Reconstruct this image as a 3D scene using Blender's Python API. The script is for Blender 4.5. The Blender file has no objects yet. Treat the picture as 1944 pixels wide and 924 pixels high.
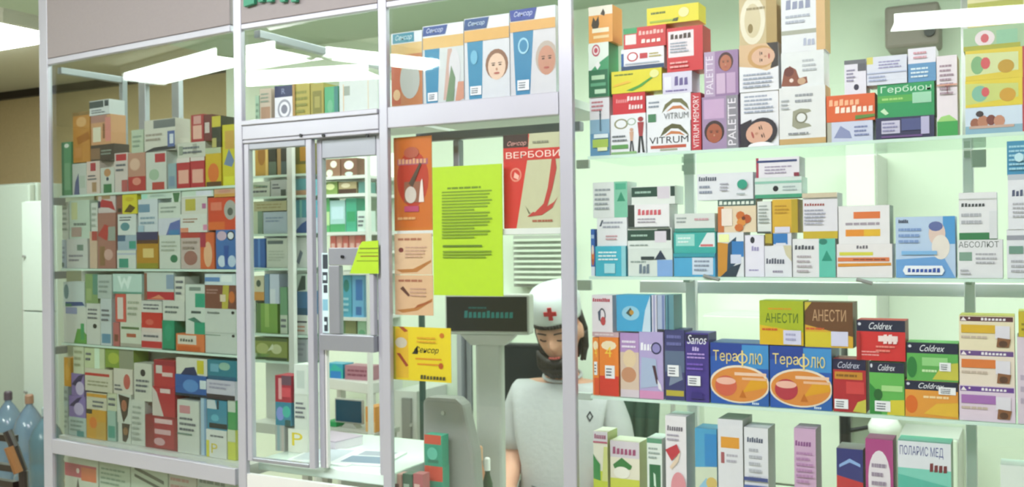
import bpy, math, random
from mathutils import Vector, Matrix
random.seed(7)
SC = bpy.context.scene
COL = SC.collection

# ------------------------------------------------------------------ camera
FPX = 1850.0; W0, H0 = 1944, 924
YAW = math.radians(28.05); ROLL = math.radians(0.7)
CAM = Vector((0.0, -1.834, 1.5))
cd = bpy.data.cameras.new('camera'); cam = bpy.data.objects.new('camera', cd); COL.objects.link(cam)
cd.sensor_fit = 'HORIZONTAL'; cd.sensor_width = 36.0; cd.lens = 36.0*FPX/W0
cd.clip_start = 0.05; cd.clip_end = 60
cam.matrix_world = Matrix.Translation(CAM) @ Matrix.Rotation(YAW, 4, 'Z') @ Matrix.Rotation(math.pi/2, 4, 'X') @ Matrix.Rotation(-ROLL, 4, 'Z')
SC.camera = cam
cd.dof.use_dof = True; cd.dof.focus_distance = .8; cd.dof.aperture_fstop = 20   # the photograph is softly focused all over

# ------------------------------------------------------------------ world, view
wd = bpy.data.worlds.new('world'); SC.world = wd; wd.use_nodes = True
wd.node_tree.nodes['Background'].inputs[0].default_value = (0.80, 0.90, 0.85, 1)
wd.node_tree.nodes['Background'].inputs[1].default_value = 0.25
SC.view_settings.view_transform = 'Standard'; SC.view_settings.look = 'None'
SC.view_settings.exposure = -0.08; SC.view_settings.gamma = 1.0
try: SC.view_settings.use_curve_mapping = False
except Exception: pass

LAMP_ROOM = 30.0      # radiance of the diffusers on the customers' side
LAMP_SHOP = 13.5      # radiance of the diffusers behind the glass

# ------------------------------------------------------------------ helpers
def lin(h):
    if not isinstance(h, str): return tuple(h)
    h = h.lstrip('#'); out = []
    for i in (0, 2, 4):
        c = int(h[i:i+2], 16)/255.0
        out.append(c/12.92 if c <= .04045 else ((c+.055)/1.055)**2.4)
    return tuple(out)

MATS = {}
def principled(name, color, rough=.5, metal=0.0, bump=0.0, bscale=40.0, var=0.0, emit=None, estr=0.0, coat=0.0):
    if name in MATS: return MATS[name]
    m = bpy.data.materials.new(name); m.use_nodes = True
    nt = m.node_tree; b = nt.nodes['Principled BSDF']
    c = lin(color)
    b.inputs['Base Color'].default_value = (*c, 1)
    b.inputs['Roughness'].default_value = rough
    b.inputs['Metallic'].default_value = metal
    b.inputs['Coat Weight'].default_value = coat
    if emit:
        b.inputs['Emission Color'].default_value = (*lin(emit), 1); b.inputs['Emission Strength'].default_value = estr
    if bump or var:
        tc = nt.nodes.new('ShaderNodeTexCoord'); n = nt.nodes.new('ShaderNodeTexNoise')
        n.inputs['Scale'].default_value = bscale; n.inputs['Detail'].default_value = 4
        nt.links.new(tc.outputs['Object'], n.inputs['Vector'])
        if bump:
            bp = nt.nodes.new('ShaderNodeBump'); bp.inputs['Strength'].default_value = bump; bp.inputs['Distance'].default_value = .003
            nt.links.new(n.outputs['Fac'], bp.inputs['Height']); nt.links.new(bp.outputs['Normal'], b.inputs['Normal'])
        if var:
            r = nt.nodes.new('ShaderNodeMix'); r.data_type = 'RGBA'
            r.inputs[6].default_value = (*[x*(1-var) for x in c], 1); r.inputs[7].default_value = (*[min(1, x*(1+var)) for x in c], 1)
            nt.links.new(n.outputs['Fac'], r.inputs[0]); nt.links.new(r.outputs[2], b.inputs['Base Color'])
    MATS[name] = m; return m

def attr_mat():
    m = bpy.data.materials.new('printed_card'); m.use_nodes = True; nt = m.node_tree; b = nt.nodes['Principled BSDF']
    a = nt.nodes.new('ShaderNodeAttribute'); a.attribute_name = 'print'
    tc = nt.nodes.new('ShaderNodeTexCoord'); n = nt.nodes.new('ShaderNodeTexNoise'); n.inputs['Scale'].default_value = 60
    mx = nt.nodes.new('ShaderNodeMix'); mx.data_type = 'RGBA'; mx.blend_type = 'MULTIPLY'; mx.inputs[0].default_value = 1
    rp = nt.nodes.new('ShaderNodeMapRange'); rp.inputs[3].default_value = .90; rp.inputs[4].default_value = 1.0
    nt.links.new(tc.outputs['Object'], n.inputs['Vector']); nt.links.new(n.outputs['Fac'], rp.inputs[0])
    nt.links.new(a.outputs['Color'], mx.inputs[6]); nt.links.new(rp.outputs[0], mx.inputs[7])
    nt.links.new(mx.outputs[2], b.inputs['Base Color']); b.inputs['Roughness'].default_value = .42
    return m
CARD = attr_mat()

def glass_mat(name, tint, ior=1.5, extra=0.0):
    m = bpy.data.materials.new(name); m.use_nodes = True; nt = m.node_tree; nt.nodes.clear()
    o = nt.nodes.new('ShaderNodeOutputMaterial'); mx = nt.nodes.new('ShaderNodeMixShader')
    t = nt.nodes.new('ShaderNodeBsdfTransparent'); g = nt.nodes.new('ShaderNodeBsdfGlossy'); f = nt.nodes.new('ShaderNodeFresnel')
    # same reflectance on the entering and the leaving face of the thin pane
    ge = nt.nodes.new('ShaderNodeNewGeometry'); mr = nt.nodes.new('ShaderNodeMapRange')
    mr.inputs[3].default_value = ior; mr.inputs[4].default_value = 1/ior
    nt.links.new(ge.outputs['Backfacing'], mr.inputs[0]); nt.links.new(mr.outputs[0], f.inputs['IOR']); g.inputs['Roughness'].default_value = .004; g.inputs['Color'].default_value = (1, 1, 1, 1)
    t.inputs['Color'].default_value = (*tint, 1)
    nt.links.new(f.outputs[0], mx.inputs[0]); nt.links.new(t.outputs[0], mx.inputs[1]); nt.links.new(g.outputs[0], mx.inputs[2])
    nt.links.new(mx.outputs[0], o.inputs[0]); return m
PANE = glass_mat('window_glass', (.975, .995, .985), 1.52)
PANE_L = glass_mat('window_glass_dimmed', (.875, .91, .89), 1.60)  # left pane: tint darkened to stand in for the dimmer light there
SHELFG = glass_mat('shelf_glass', (.82, .93, .88), 1.45)

ALU = principled('white_aluminium', '#b6b8c2', .32, .25, var=.04, bscale=8)
ALUG = principled('grey_aluminium', '#9fa3ac', .35, .5, var=.05, bscale=10)
WHITE = principled('white_laminate', '#d9dcd9', .45, var=.03, bscale=6)
FASCIA = principled('fascia_board', '#938d8d', .5, bump=.15, bscale=90, var=.04)
WALLM = principled('mint_white_wall', '#e4f0e0', .8, bump=.2, bscale=60, var=.03)
TAN = principled('tan_wall', '#b5a27c', .75, bump=.25, bscale=45, var=.08)
CEILM = principled('ceiling_paint', '#b9b6a4', .85, bump=.2, bscale=30, var=.04)
FLOORM = principled('floor_tile', '#c9bfa8', .35, bump=.1, bscale=12, var=.08)
ROOMW = principled('customer_room_wall', '#a3a59b', .85, bump=.2, bscale=30, var=.05)
DARK = principled('dark_trim', '#241c16', .5, var=.1)
EDGE = principled('shelf_edge', '#cfe6dc', .15, var=.04, bscale=20)
BLACK = principled('black_plastic', '#17191d', .35, var=.08)
REARW = principled('rear_white_metal', '#f2f2f8', .4)
CLIP = principled('clip_plastic', '#b4beb9', .4, var=.04)
GREYP = principled('grey_plastic', '#8b8d8a', .5, bump=.1, bscale=120, var=.04)
LGREY = principled('light_grey_plastic', '#b0b2ac', .45, bump=.1, bscale=120, var=.04)

def setp(o, label=None, cat=None, group=None, kind=None):
    if label: o['label'] = label
    if cat: o['category'] = cat
    if group: o['group'] = group
    if kind: o['kind'] = kind
    return o
class MB:
    """collects faces, optional per-face colour"""
    def __init__(s): s.v = []; s.f = []; s.c = []
    def face(s, pts, c=(1, 1, 1)):
        n = len(s.v); s.v += [tuple(p) for p in pts]; s.f.append(tuple(range(n, n+len(pts)))); s.c.append(c)
    def box(s, x0, y0, z0, x1, y1, z1, c=(1, 1, 1), front=None, side=None, top=None):
        n = len(s.v)
        s.v += [(x0,y0,z0),(x1,y0,z0),(x1,y1,z0),(x0,y1,z0),(x0,y0,z1),(x1,y0,z1),(x1,y1,z1),(x0,y1,z1)]
        for k, f in enumerate([(0,1,5,4),(1,2,6,5),(2,3,7,6),(3,0,4,7),(4,5,6,7),(3,2,1,0)]):
            s.f.append(tuple(n+i for i in f))
            s.c.append([front or c, side or c, c, side or c, top or c, c][k])
        return s
    def obox(s, M, x0, y0, z0, x1, y1, z1, c=(1,1,1)):
        n = len(s.v); s.box(x0,y0,z0,x1,y1,z1,c)
        for i in range(n, len(s.v)): s.v[i] = tuple(M @ Vector(s.v[i]))
        return s
    def tube(s, a, b, r0, r1=None, n=12, c=(1,1,1), cap=True):
        a = Vector(a); b = Vector(b); r1 = r0 if r1 is None else r1
        d = (b-a).normalized(); u = d.orthogonal().normalized(); w = d.cross(u)
        k = len(s.v)
        for (p, r) in ((a, r0), (b, r1)):
            for i in range(n):
                t = 2*math.pi*i/n; s.v.append(tuple(p+u*math.cos(t)*r+w*math.sin(t)*r))
        for i in range(n):
            j = (i+1) % n; s.f.append((k+i, k+j, k+n+j, k+n+i)); s.c.append(c)
        if cap:
            s.f.append(tuple(k+i for i in reversed(range(n)))); s.c.append(c)
            s.f.append(tuple(k+n+i for i in range(n))); s.c.append(c)
        return s
    def lathe(s, prof, n=20, c=(1,1,1), cx=0, cy=0):
        k = len(s.v)
        for (r, z) in prof:
            for i in range(n):
                t = 2*math.pi*i/n; s.v.append((cx+r*math.cos(t), cy+r*math.sin(t), z))
        for a in range(len(prof)-1):
            for i in range(n):
                j = (i+1) % n
                s.f.append((k+a*n+i, k+a*n+j, k+(a+1)*n+j, k+(a+1)*n+i)); s.c.append(c)
        s.f.append(tuple(k+i for i in reversed(range(n)))); s.c.append(c)
        s.f.append(tuple(k+(len(prof)-1)*n+i for i in range(n))); s.c.append(c)
        return s
    def prism(s, pts, y0, y1, c=(1,1,1)):
        """polygon in x,z extruded y0..y1 (y0 = front)"""
        n = len(pts); k = len(s.v)
        s.v += [(x, y0, z) for x, z in pts] + [(x, y1, z) for x, z in pts]
        s.f.append(tuple(k+i for i in range(n))); s.c.append(c)
        s.f.append(tuple(k+n+i for i in reversed(range(n)))); s.c.append(c)
        for i in range(n):
            j = (i+1) % n; s.f.append((k+j, k+i, k+n+i, k+n+j)); s.c.append(c)
        return s
    def build(s, name, mat, parent=None, loc=None, rz=0.0, smooth=False, attr=False, bevel=0.0):
        me = bpy.data.meshes.new(name); me.from_pydata(s.v, [], s.f); me.update()
        if attr:
            at = me.color_attributes.new('print', 'FLOAT_COLOR', 'CORNER')
            buf = []
            for p in me.polygons:
                c = s.c[p.index]
                for _ in range(p.loop_total): buf += [c[0], c[1], c[2], 1.0]
            at.data.foreach_set('color', buf)
        if smooth:
            for p in me.polygons: p.use_smooth = True
        me.materials.append(mat)
        o = bpy.data.objects.new(name, me); COL.objects.link(o)
        if parent: o.parent = parent
        if loc is not None: o.location = loc
        o.rotation_euler = (0, 0, rz)
        if bevel:
            b = o.modifiers.new('bevel', 'BEVEL'); b.width = bevel; b.segments = 2; b.limit_method = 'ANGLE'
        return o
def empty(name, loc=(0,0,0), rz=0, parent=None):
    o = bpy.data.objects.new(name, None); COL.objects.link(o); o.location = loc; o.rotation_euler = (0,0,rz)
    o.empty_display_size = .05
    if parent: o.parent = parent
    return o

class Sec:
    """a stretch of the shop front: local x runs to the right, local y into the shop"""
    def __init__(s, ox, oy, ang): s.o = Vector((ox, oy, 0)); s.a = ang; s.R = Matrix.Rotation(ang, 3, 'Z')
    def at(s, px, py, d):
        u = (px-972)/FPX; v = (462-py)/FPX
        u, v = u*math.cos(ROLL)+v*math.sin(ROLL), -u*math.sin(ROLL)+v*math.cos(ROLL)
        f = Vector((-math.sin(YAW), math.cos(YAW), 0)); r = Vector((math.cos(YAW), math.sin(YAW), 0))
        D = f + r*u + Vector((0, 0, v))
        n = s.R @ Vector((0, 1, 0)); p0 = s.o + n*d
        t = (p0-CAM).dot(n)/D.dot(n)
        P = CAM + D*t
        L = s.R.transposed() @ (P-s.o)
        return L.x, P.z
    def x(s, px, d, py=462): return s.at(px, py, d)[0]
    def z(s, px, py, d): return s.at(px, py, d)[1]
    def w(s, x, y, z): return s.o + s.R @ Vector((x, y, 0)) + Vector((0, 0, z))
MAIN = Sec(0, 0, 0)
XL2 = MAIN.x(458, 0)
LEFT = Sec(XL2, 0, math.radians(-4.25))

# ------------------------------------------------------------------ print elements (u right, v up, 0..1 on the face)
_TX = {}
def text_mesh(s):
    if s in _TX: return _TX[s]
    cu = bpy.data.curves.new('lettering', 'FONT'); cu.body = s; cu.resolution_u = 3; cu.offset = 0.0
    ob = bpy.data.objects.new('lettering', cu); COL.objects.link(ob)
    dg = bpy.context.evaluated_depsgraph_get()
    me = bpy.data.meshes.new_from_object(ob.evaluated_get(dg))
    vs = [(v.co.x, v.co.y) for v in me.vertices]; fs = [tuple(p.vertices) for p in me.polygons]
    bpy.data.objects.remove(ob); bpy.data.meshes.remove(me)
    x0 = min(v[0] for v in vs); x1 = max(v[0] for v in vs); y0 = min(v[1] for v in vs); y1 = max(v[1] for v in vs)
    vs = [((a-x0)/(x1-x0), (b-y0)/(y1-y0)) for a, b in vs]
    _TX[s] = (vs, fs); return _TX[s]
def R(u0, v0, u1, v1, c): return ('p', [(u0,v0),(u1,v0),(u1,v1),(u0,v1)], c)
def P(pts, c): return ('p', pts, c)
def E(cu, cv, ru, rv, c, n=20): return ('p', [(cu+ru*math.cos(2*math.pi*i/n), cv+rv*math.sin(2*math.pi*i/n)) for i in range(n)], c)
def RING(cu, cv, ru, rv, c, inner): return ('g', [E(cu,cv,ru,rv,c), E(cu,cv,ru*.75,rv*.75,inner)])
def T(s, u0, v0, u1, v1, c): return ('t', s, u0, v0, u1, v1, c)
def TV(s, u0, v0, u1, v1, c): return ('tv', s, u0, v0, u1, v1, c)
def L(u0, v0, u1, v1, n=3, c='#6a6f78', fill=.45):
    rr = random.Random(int(u0*977+v0*3331+n*17+u1*71)); out = []; h = (v1-v0)/n
    for i in range(n):
        y = v1-(i+1)*h; x = u0
        end = u0+(u1-u0)*rr.uniform(.72, 1)
        while x < end-.02:
            w = min(rr.uniform(.08, .26)*(u1-u0), end-x); out.append(R(x, y+h*(1-fill)/2, x+w*.88, y+h*(1+fill)/2, c)); x += w
    return ('g', out)
def TI(s, u0, v0, u1, v1, c): return ('ti', s, u0, v0, u1, v1, c)
def WD(s, u0, v0, u1, v1, c):
    """a word too blurred to read: a line of uneven letter-sized marks"""
    rr = random.Random(s); n = max(3, len(s)); w = (u1-u0)/n; out = []; h = v1-v0
    for i in range(n):
        if s[i % len(s)] == ' ': continue
        a = u0+i*w; top = v1 if i == 0 or rr.random() < .15 else v0+h*.82
        out.append(P([(a+.04*w, v0), (a+.80*w, v0+h*.04), (a+rr.uniform(.7, .86)*w, top), (a+.12*w, top-h*.05)], c))
    return ('g', out)
def S(u0, v0, u1, v1): return ('s', u0, v0, u1, v1)
def FACE(cu, cv, r, a, skin='#d9a98c', hair='#3a2620', ang=0):
    """portrait print; a = width/height of the panel"""
    def q(x, y): 
        X = x*math.cos(ang)-y*math.sin(ang); Y = x*math.sin(ang)+y*math.cos(ang)
        return (cu+r*X, cv+r*Y*a)
    def el(x, y, rx, ry, c, n=18): return P([q(x+rx*math.cos(2*math.pi*i/n), y+ry*math.sin(2*math.pi*i/n)) for i in range(n)], c)
    return ('g', [el(0, .18, 1.0, 1.15, hair), el(0, 0, .78, 1.0, skin), el(-.3, .12, .14, .06, '#4a3028', 8), el(.3, .12, .14, .06, '#4a3028', 8),
                  el(-.3, .27, .2, .035, '#5a4034', 8), el(.3, .27, .2, .035, '#5a4034', 8), el(0, -.2, .09, .12, '#c08a70', 8), el(0, -.5, .26, .08, '#b0544c', 10)])

def add_prints(mb, prints, x0, z0, w, h, y, step=.00012):
    k = [1]
    stick = []
    def go(e):
        if e[0] == 'g':
            for q in e[1]: go(q)
            return
        if e[0] == 's': stick.append(e[1:]); return
        yy = y-step*k[0]; k[0] += 1
        cl = lambda t: max(0.0, min(1.0, t))
        if e[0] == 'p':
            pts = [(x0+cl(a)*w, yy, z0+cl(b)*h) for a, b in e[1]]
            mb.face(pts, lin(e[2]))
        else:
            vs, fs = text_mesh(e[1]); n = len(mb.v); _, s, u0, v0, u1, v1, c = e
            for a, b in vs:
                if e[0] == 't': a, b = u0+(u1-u0)*a, v0+(v1-v0)*b
                elif e[0] == 'ti': a, b = u0+(u1-u0)*(a*.92+.08*b), v0+(v1-v0)*b
                else: a, b = u1-(u1-u0)*b, v0+(v1-v0)*a
                mb.v.append((x0+a*w, yy, z0+b*h))
            for f in fs: mb.f.append(tuple(n+i for i in f)); mb.c.append(lin(c))
    for e in prints: go(e)
    return stick, y-step*k[0]

COUNT = [0]
def carton(sec, X0, z0, X1, z1, d, depth, base, prints, label, name='medicine_box', cat='box', group=None, side=None, top=None, rz=0.0):
    """one printed carton; origin at the bottom centre of its front edge"""
    w = X1-X0; h = z1-z0
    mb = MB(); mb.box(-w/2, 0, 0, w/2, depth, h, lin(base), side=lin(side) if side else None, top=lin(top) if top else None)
    # tuck flap line on the lid and closing seam on the side
    t = .0006; cc = tuple(x*.6 for x in lin(top or side or base))
    if depth > .012: mb.box(-w/2+.002, depth*.08, h, w/2-.002, depth*.08+.0012, h+t*.5, cc)
    stick, yy = add_prints(mb, prints, -w/2, 0, w, h, 0)
    o = mb.build(name, CARD, None, sec.w((X0+X1)/2, d, z0), sec.a+rz, attr=True)
    setp(o, label, cat, group)
    for (a, b, c, e) in stick:
        m = MB(); m.box(-w/2+a*w, yy-.0006, b*h, -w/2+c*w, yy-.0001, e*h, lin('#f1f1f6'))
        add_prints(m, [L(.12, .15, .88, .85, 3, '#55586a', .4)], -w/2+a*w, b*h, (c-a)*w, (e-b)*h, yy-.0006)
        m.build('price_sticker', CARD, o, attr=True)
    COUNT[0] += 1
    return o

def shelf_row(sec, shelf_z, items, where, group, d=.06, depth=.055, xmin=None, xmax=None, zmax=9):
    """items: (x0,y0,x1,y1, base, prints, description[, opts]) in photograph pixels of the front face.
    turned into metric cartons standing on the shelf or on one another"""
    rs = []
    for it in items:
        x0, y0, x1, y1, base, pr, desc = it[:7]; op = it[7] if len(it) > 7 else {}
        dd = d+op.get('dd', 0.0)
        xm = (x0+x1)/2; ym = (y0+y1)/2
        a = sec.at(x0, ym, dd)[0]; b = sec.at(x1, ym, dd)[0]; t = sec.at(xm, y0, dd)[1]; bt = sec.at(xm, y1, dd)[1]
        if xmin is not None: a = max(a, xmin)
        if xmax is not None: b = min(b, xmax)
        rs.append([a, bt, b, t, base, pr, desc, op])
    for i in range(len(rs)):
        for j in range(i+1, len(rs)):
            A, B = rs[i], rs[j]
            if A[7].get('dd', 0) != B[7].get('dd', 0): continue
            ox = min(A[2], B[2])-max(A[0], B[0]); oz = min(A[3], B[3])-max(A[1], B[1])
            if ox > 0 and oz > .004 and ox < oz:
                m = max(A[0], B[0])+ox/2
                l, r = (A, B) if A[0]+A[2] < B[0]+B[2] else (B, A)
                l[2] = m-.0006; r[0] = m+.0006
    rs.sort(key=lambda r: r[1])
    done = []
    for r in rs:
        sup = shelf_z; r[3] = min(r[3], zmax)
        for q in done:
            if q[7].get('dd', 0) != r[7].get('dd', 0): continue
            if min(q[2], r[2])-max(q[0], r[0]) > .0008: sup = max(sup, q[3])
        r[1] = sup+.0002
        if r[3]-r[1] < .008: print('DROP', r[6], round(r[3]-r[1], 3)); continue
        if r[2]-r[0] < .004: print('NARROW', r[6]); continue
        done.append(r)
    rr = random.Random(3)
    for r in done:
        op = r[7]; dd = d+op.get('dd', 0.0)
        lab = op.get('label') or (r[6]+' '+where)
        if len(lab.split()) > 16: print('LONG', lab)
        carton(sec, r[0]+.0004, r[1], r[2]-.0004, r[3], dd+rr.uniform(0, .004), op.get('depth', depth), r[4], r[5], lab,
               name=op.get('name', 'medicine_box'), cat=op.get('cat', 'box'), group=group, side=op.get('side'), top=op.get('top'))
# ------------------------------------------------------------------ room shell
def slab(name, x0, y0, z0, x1, y1, z1, mat):
    o = MB().box(x0, y0, z0, x1, y1, z1).build(name, mat); setp(o, kind='structure'); return o
slab('floor', -9, -6, -.05, 3, 3.2, 0, FLOORM)
slab('ceiling', -9, -6, 2.7, 3, 3.2, 2.75, CEILM)
slab('wall_far', -9, 2.94, 0, -3.74, 3.04, 2.7, TAN)
slab('wall_back', -3.74, 2.0, 0, 3, 3.04, 2.7, WALLM)
slab('wall_left', -9.1, -6, 0, -9, 3.04, 2.7, TAN)
slab('wall_right', 3, -6, 0, 3.1, 3.04, 2.7, ROOMW)
slab('wall_front', -9, -6.1, 0, 3, -6, 2.7, ROOMW)
slab('ceiling', -3.74, .28, 2.5, 3, 1.999, 2.699, principled('shop_ceiling', '#b3c4b4', .85, bump=.2, bscale=30, var=.03))
slab('trim_1', -9, 2.90, 2.645, -3.74, 2.94, 2.70, DARK)
slab('baseboard_far', -9, 2.92, 0, -3.74, 2.94, .09, WHITE)

# ------------------------------------------------------------------ lamps
DIFF_R = principled('lit_diffuser_room', '#ffffff', .5, emit='#f4fff6', estr=LAMP_ROOM)
DIFF_S = principled('lit_diffuser_shop', '#ffffff', .5, emit='#f0fff2', estr=LAMP_SHOP)
def fixture(cx, cy, length, ang, label, mat, group, wide=.26, z=2.698):
    t = empty('ceiling_light', (cx, cy, z), ang); setp(t, label, 'ceiling lamp', group)
    h = length/2; w = wide/2
    MB().box(-h-.02, -w, -.045, h+.02, w, 0).build('housing', WHITE, t)
    m = MB(); m.box(-h, -w+.01, -.085, h, w-.01, -.0455); m.build('diffuser', mat, t)
    for s in (-1, 1): MB().box(s*h-.02, -w-.004, -.095, s*h+.02, w+.004, -.046).build('end_cap', WHITE, t)
fixture(-5.02, -2.17, 1.2, math.radians(6), 'long ceiling lamp mirrored in the left showcase glass', DIFF_R, 'lamps of the customer room', .3)
fixture(-4.05, -2.60, .74, math.radians(5), 'short ceiling lamp mirrored in the glass over the service window', DIFF_R, 'lamps of the customer room', .42)
fixture(-3.50, -3.02, .80, math.radians(-63), 'slanting ceiling lamp mirrored beside the row of baby-face cards', DIFF_R, 'lamps of the customer room', .2)
fixture(-4.28, -3.24, 1.15, math.radians(-13), 'ceiling lamp mirrored lowest over the service window', DIFF_R, 'lamps of the customer room', .34)
fixture(.08, -3.78, 1.5, math.radians(-12), 'ceiling lamp mirrored at the upper right of the right showcase', DIFF_R, 'lamps of the customer room')
fixture(-5.15, 1.41, 1.5, 0, 'ceiling lamp seen directly beyond the left post', DIFF_R, 'lamps of the customer room', .46)
for i, (cx, cy) in enumerate([(-2.35, .78), (-.95, .80), (.45, .80)]):
    fixture(cx, cy, 1.2, 0, ['ceiling lamp inside the shop behind the left showcase', 'ceiling lamp inside the shop above the seated person', 'ceiling lamp inside the shop behind the right showcase'][i], DIFF_S, 'lamps inside the shop', .3, 2.498)

def area(name, loc, rot, sx, sy, power, color=(1, 1, 1)):
    l = bpy.data.lights.new(name, 'AREA'); l.shape = 'RECTANGLE'; l.size = sx; l.size_y = sy; l.energy = power; l.color = color
    o = bpy.data.objects.new(name, l); COL.objects.link(o); o.location = loc; o.rotation_euler = rot; return o
# unseen fill lights added over the customers' side to brighten boxes and racks
area('room_fill', (-.9, -1.6, 2.67), (math.radians(30), 0, 0), 2.6, .4, 92, (1.0, .965, 1.035))
area('room_fill', (-2.6, -1.55, 2.66), (math.radians(32), 0, math.radians(8)), 1.4, .4, 17, (1.0, .98, 1.02))
# unseen fill light added inside the shop, aimed at the back wall
area('shop_fill', (-.6, .50, 2.47), (math.radians(32), 0, 0), 3.6, .2, 30, (.96, 1, .95))

# ------------------------------------------------------------------ shop front
ZT = 2.045                       # underside of the fascia
ZB = .945                        # top of the bottom rail
LX0 = LEFT.x(103, .003, 460)        # inner edge of the corner post
LXE = LEFT.x(78, -.012, 460)
def pane(name, sec, x0, z0, x1, z1, parent, mat=PANE, y=-.003):
    return MB().box(x0, y, z0, x1, y+.005, z1).build(name, mat, parent)
def bar(name, x0, y0, z0, x1, y1, z1, parent, mat=ALU, bevel=.002):
    return MB().box(x0, y0, z0, x1, y1, z1).build(name, mat, parent, bevel=bevel)

SHL = [1.442, 1.22, 1.66]
DEP = .112
# left showcase -------------------------------------------------------
ls = empty('glass_showcase', LEFT.w(0, 0, 0), LEFT.a)
setp(ls, 'left white-framed glass showcase packed with small medicine boxes', 'showcase', 'glass showcases of the shop front')
P2L = -.001
bar('post', LXE, -.012, 0, LX0, .003, 2.697, ls)
bar('fascia_panel', LX0+.001, -.0125, ZT+.012, -.019, .004, 2.697, ls, FASCIA)
bar('top_rail', LX0+.001, -.0125, ZT-.006, -.019, .004, ZT+.011, ls, ALU)
bar('bottom_rail', LX0+.001, -.0125, ZB-.042, -.019, .004, ZB, ls)
pane('glass_pane', LEFT, LX0+.001, ZB+.001, -.019, ZT-.007, ls, PANE_L)
pane('glass_pane', LEFT, LX0+.001, .31, -.019, ZB-.043, ls, PANE_L)
bar('base_panel', LX0+.001, -.015, .0, -.019, .003, .30, ls, WHITE)
for z in SHL:
    MB().box(LXE+.004, .05, z-.006, -.022, DEP, z-.0005).build('glass_shelf', SHELFG, ls)
    MB().box(LXE+.004, .0465, z-.0065, -.022, .0495, z-.0005).build('shelf_edge', EDGE, ls)
MB().box(LXE+.004, .035, ZB-.03, -.022, DEP, ZB-.001).build('deck', WHITE, ls)
MB().box(LXE+.004, .035, .735, -.022, DEP, .75).build('deck', WHITE, ls)
MB().box(LXE+.004, DEP+.003, .31, -.12, DEP+.007, 1.62).build('back_panel', WHITE, ls)
bar('side_rail', LX0-.02, .032, ZT-.025, LX0-.002, .24, ZT-.005, ls, ALUG)
bar('rear_upright', LX0-.02, .241, 0, LX0-.002, .26, ZT-.005, ls, ALUG)
a = LEFT.x(266, .62); b = LEFT.x(279, .62); c = LEFT.x(329, .62); d_ = LEFT.x(343, .62); zt = LEFT.z(300, 150, .62)
bar('rear_upright', a, .62, 1.0, b, .64, zt, ls); bar('rear_upright', c, .62, 1.0, d_, .64, zt, ls)
bar('rear_rail', b+.001, .62, zt-.015, c-.001, .64, zt, ls)
# shelf clips on the corner post
for z in SHL: bar('shelf_clip', LX0-.022, .005, z-.03, LX0-.006, .045, z-.008, ls, GREYP, .001)

# middle: service window ------------------------------------------------
M2a, M2b = MAIN.x(447, -.012), MAIN.x(470, .003)
M3a, M3b = MAIN.x(722, -.012), MAIN.x(745, .003)
M4a, M4b = MAIN.x(1064, -.012), MAIN.x(1095, .003)
sw = empty('service_window', (0, 0, 0)); setp(sw, 'white-framed service window with sliding sash and open hatch above the counter', 'service window')
bar('post', M2a, -.012, 0, M2b, .003, 2.697, sw)
bar('fascia_panel', M2b+.001, -.0125, ZT+.008, M3a-.001, .004, 2.697, sw, FASCIA)
bar('top_rail', M2b+.001, -.0125, ZT-.006, M3a-.001, .004, ZT+.0075, sw)
bar('transom', M2b+.001, -.0125, 1.765, M3a-.001, .004, 1.80, sw)
bar('transom_lip', M2b+.001, -.018, 1.80, M3a-.001, .004, 1.812, sw, ALU)
pane('upper_pane', MAIN, M2b+.001, 1.813, M3a-.001, ZT-.007, sw)
bar('deck', M2b+.002, .031, 1.79, M3a-.002, .30, 1.808, sw, WHITE, 0)
bar('side_rail', M2b+.002, .032, ZT-.02, M2b+.022, 1.2, ZT, sw, ALUG)
zr0, zr1 = MAIN.z(600, 263, 0), 1.764
bar('head_rail', M2b+.001, -.012, zr0, M3a-.001, .02, zr1, sw, ALU)
for px in (574, 617, 700):
    x = MAIN.x(px, -.013); m = MB().tube((x, -.0122, MAIN.z(px, 257, -.013)), (x, -.016, MAIN.z(px, 257, -.013)), .0042); m.build('screw', BLACK, sw)
X = lambda px, d=0: MAIN.x(px, d)
Z = lambda px, py, d=0: MAIN.z(px, py, d)
CZ = .966
# left sash
bar('sash_stile', M2b+.001, -.008, CZ+.002, X(478), .008, zr0-.001, sw, ALU)
bar('sash_stile', X(586), -.008, CZ+.002, X(597), .008, zr0-.001, sw, ALU)
bar('sash_rail', X(478)+.001, -.008, CZ+.002, X(586)-.001, .008, CZ+.012, sw, ALUG)
bar('sash_rail', X(478)+.001, -.008, zr0-.016, X(586)-.001, .008, zr0-.001, sw, ALUG)
pane('sash_glass', MAIN, X(478)+.001, CZ+.013, X(586)-.001, zr0-.017, sw)
# right sash with hatch
zp0 = Z(655, 297); zm1 = Z(655, 635); zm0 = Z(655, 666)
bar('sash_stile', X(597)+.001, .010, CZ+.002, X(607), .028, zr0-.001, sw, ALU)
bar('sash_stile', X(711), .010, CZ+.002, M3a-.001, .028, zr0-.001, sw, ALU)
bar('sash_top_panel', X(607)+.001, .010, zp0, X(711)-.001, .026, zr0-.001, sw, ALUG)
bar('sash_mid_rail', X(607)+.001, -.006, zm0, X(711)-.001, .026, zm1, sw, ALUG)
ht1 = Z(660, 470); ht0 = Z(660, 503)
bar('hatch_top_rail', X(625), -.004, ht0, X(711)-.001, .012, ht1, sw, ALUG)
bar('hatch_stile', X(625), -.004, zm1+.001, X(645), .012, ht0-.001, sw, ALUG)
bar('hatch_stile', X(702), -.004, zm1+.001, X(711)-.001, .012, ht0-.001, sw, ALU)
pane('hatch_glass', MAIN, X(645)+.001, zm1+.001, X(702)-.001, ht0-.001, sw, y=.002)
pane('sash_glass', MAIN, X(607)+.001, ht1+.001, X(711)-.001, zp0-.001, sw, y=.014)
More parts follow.
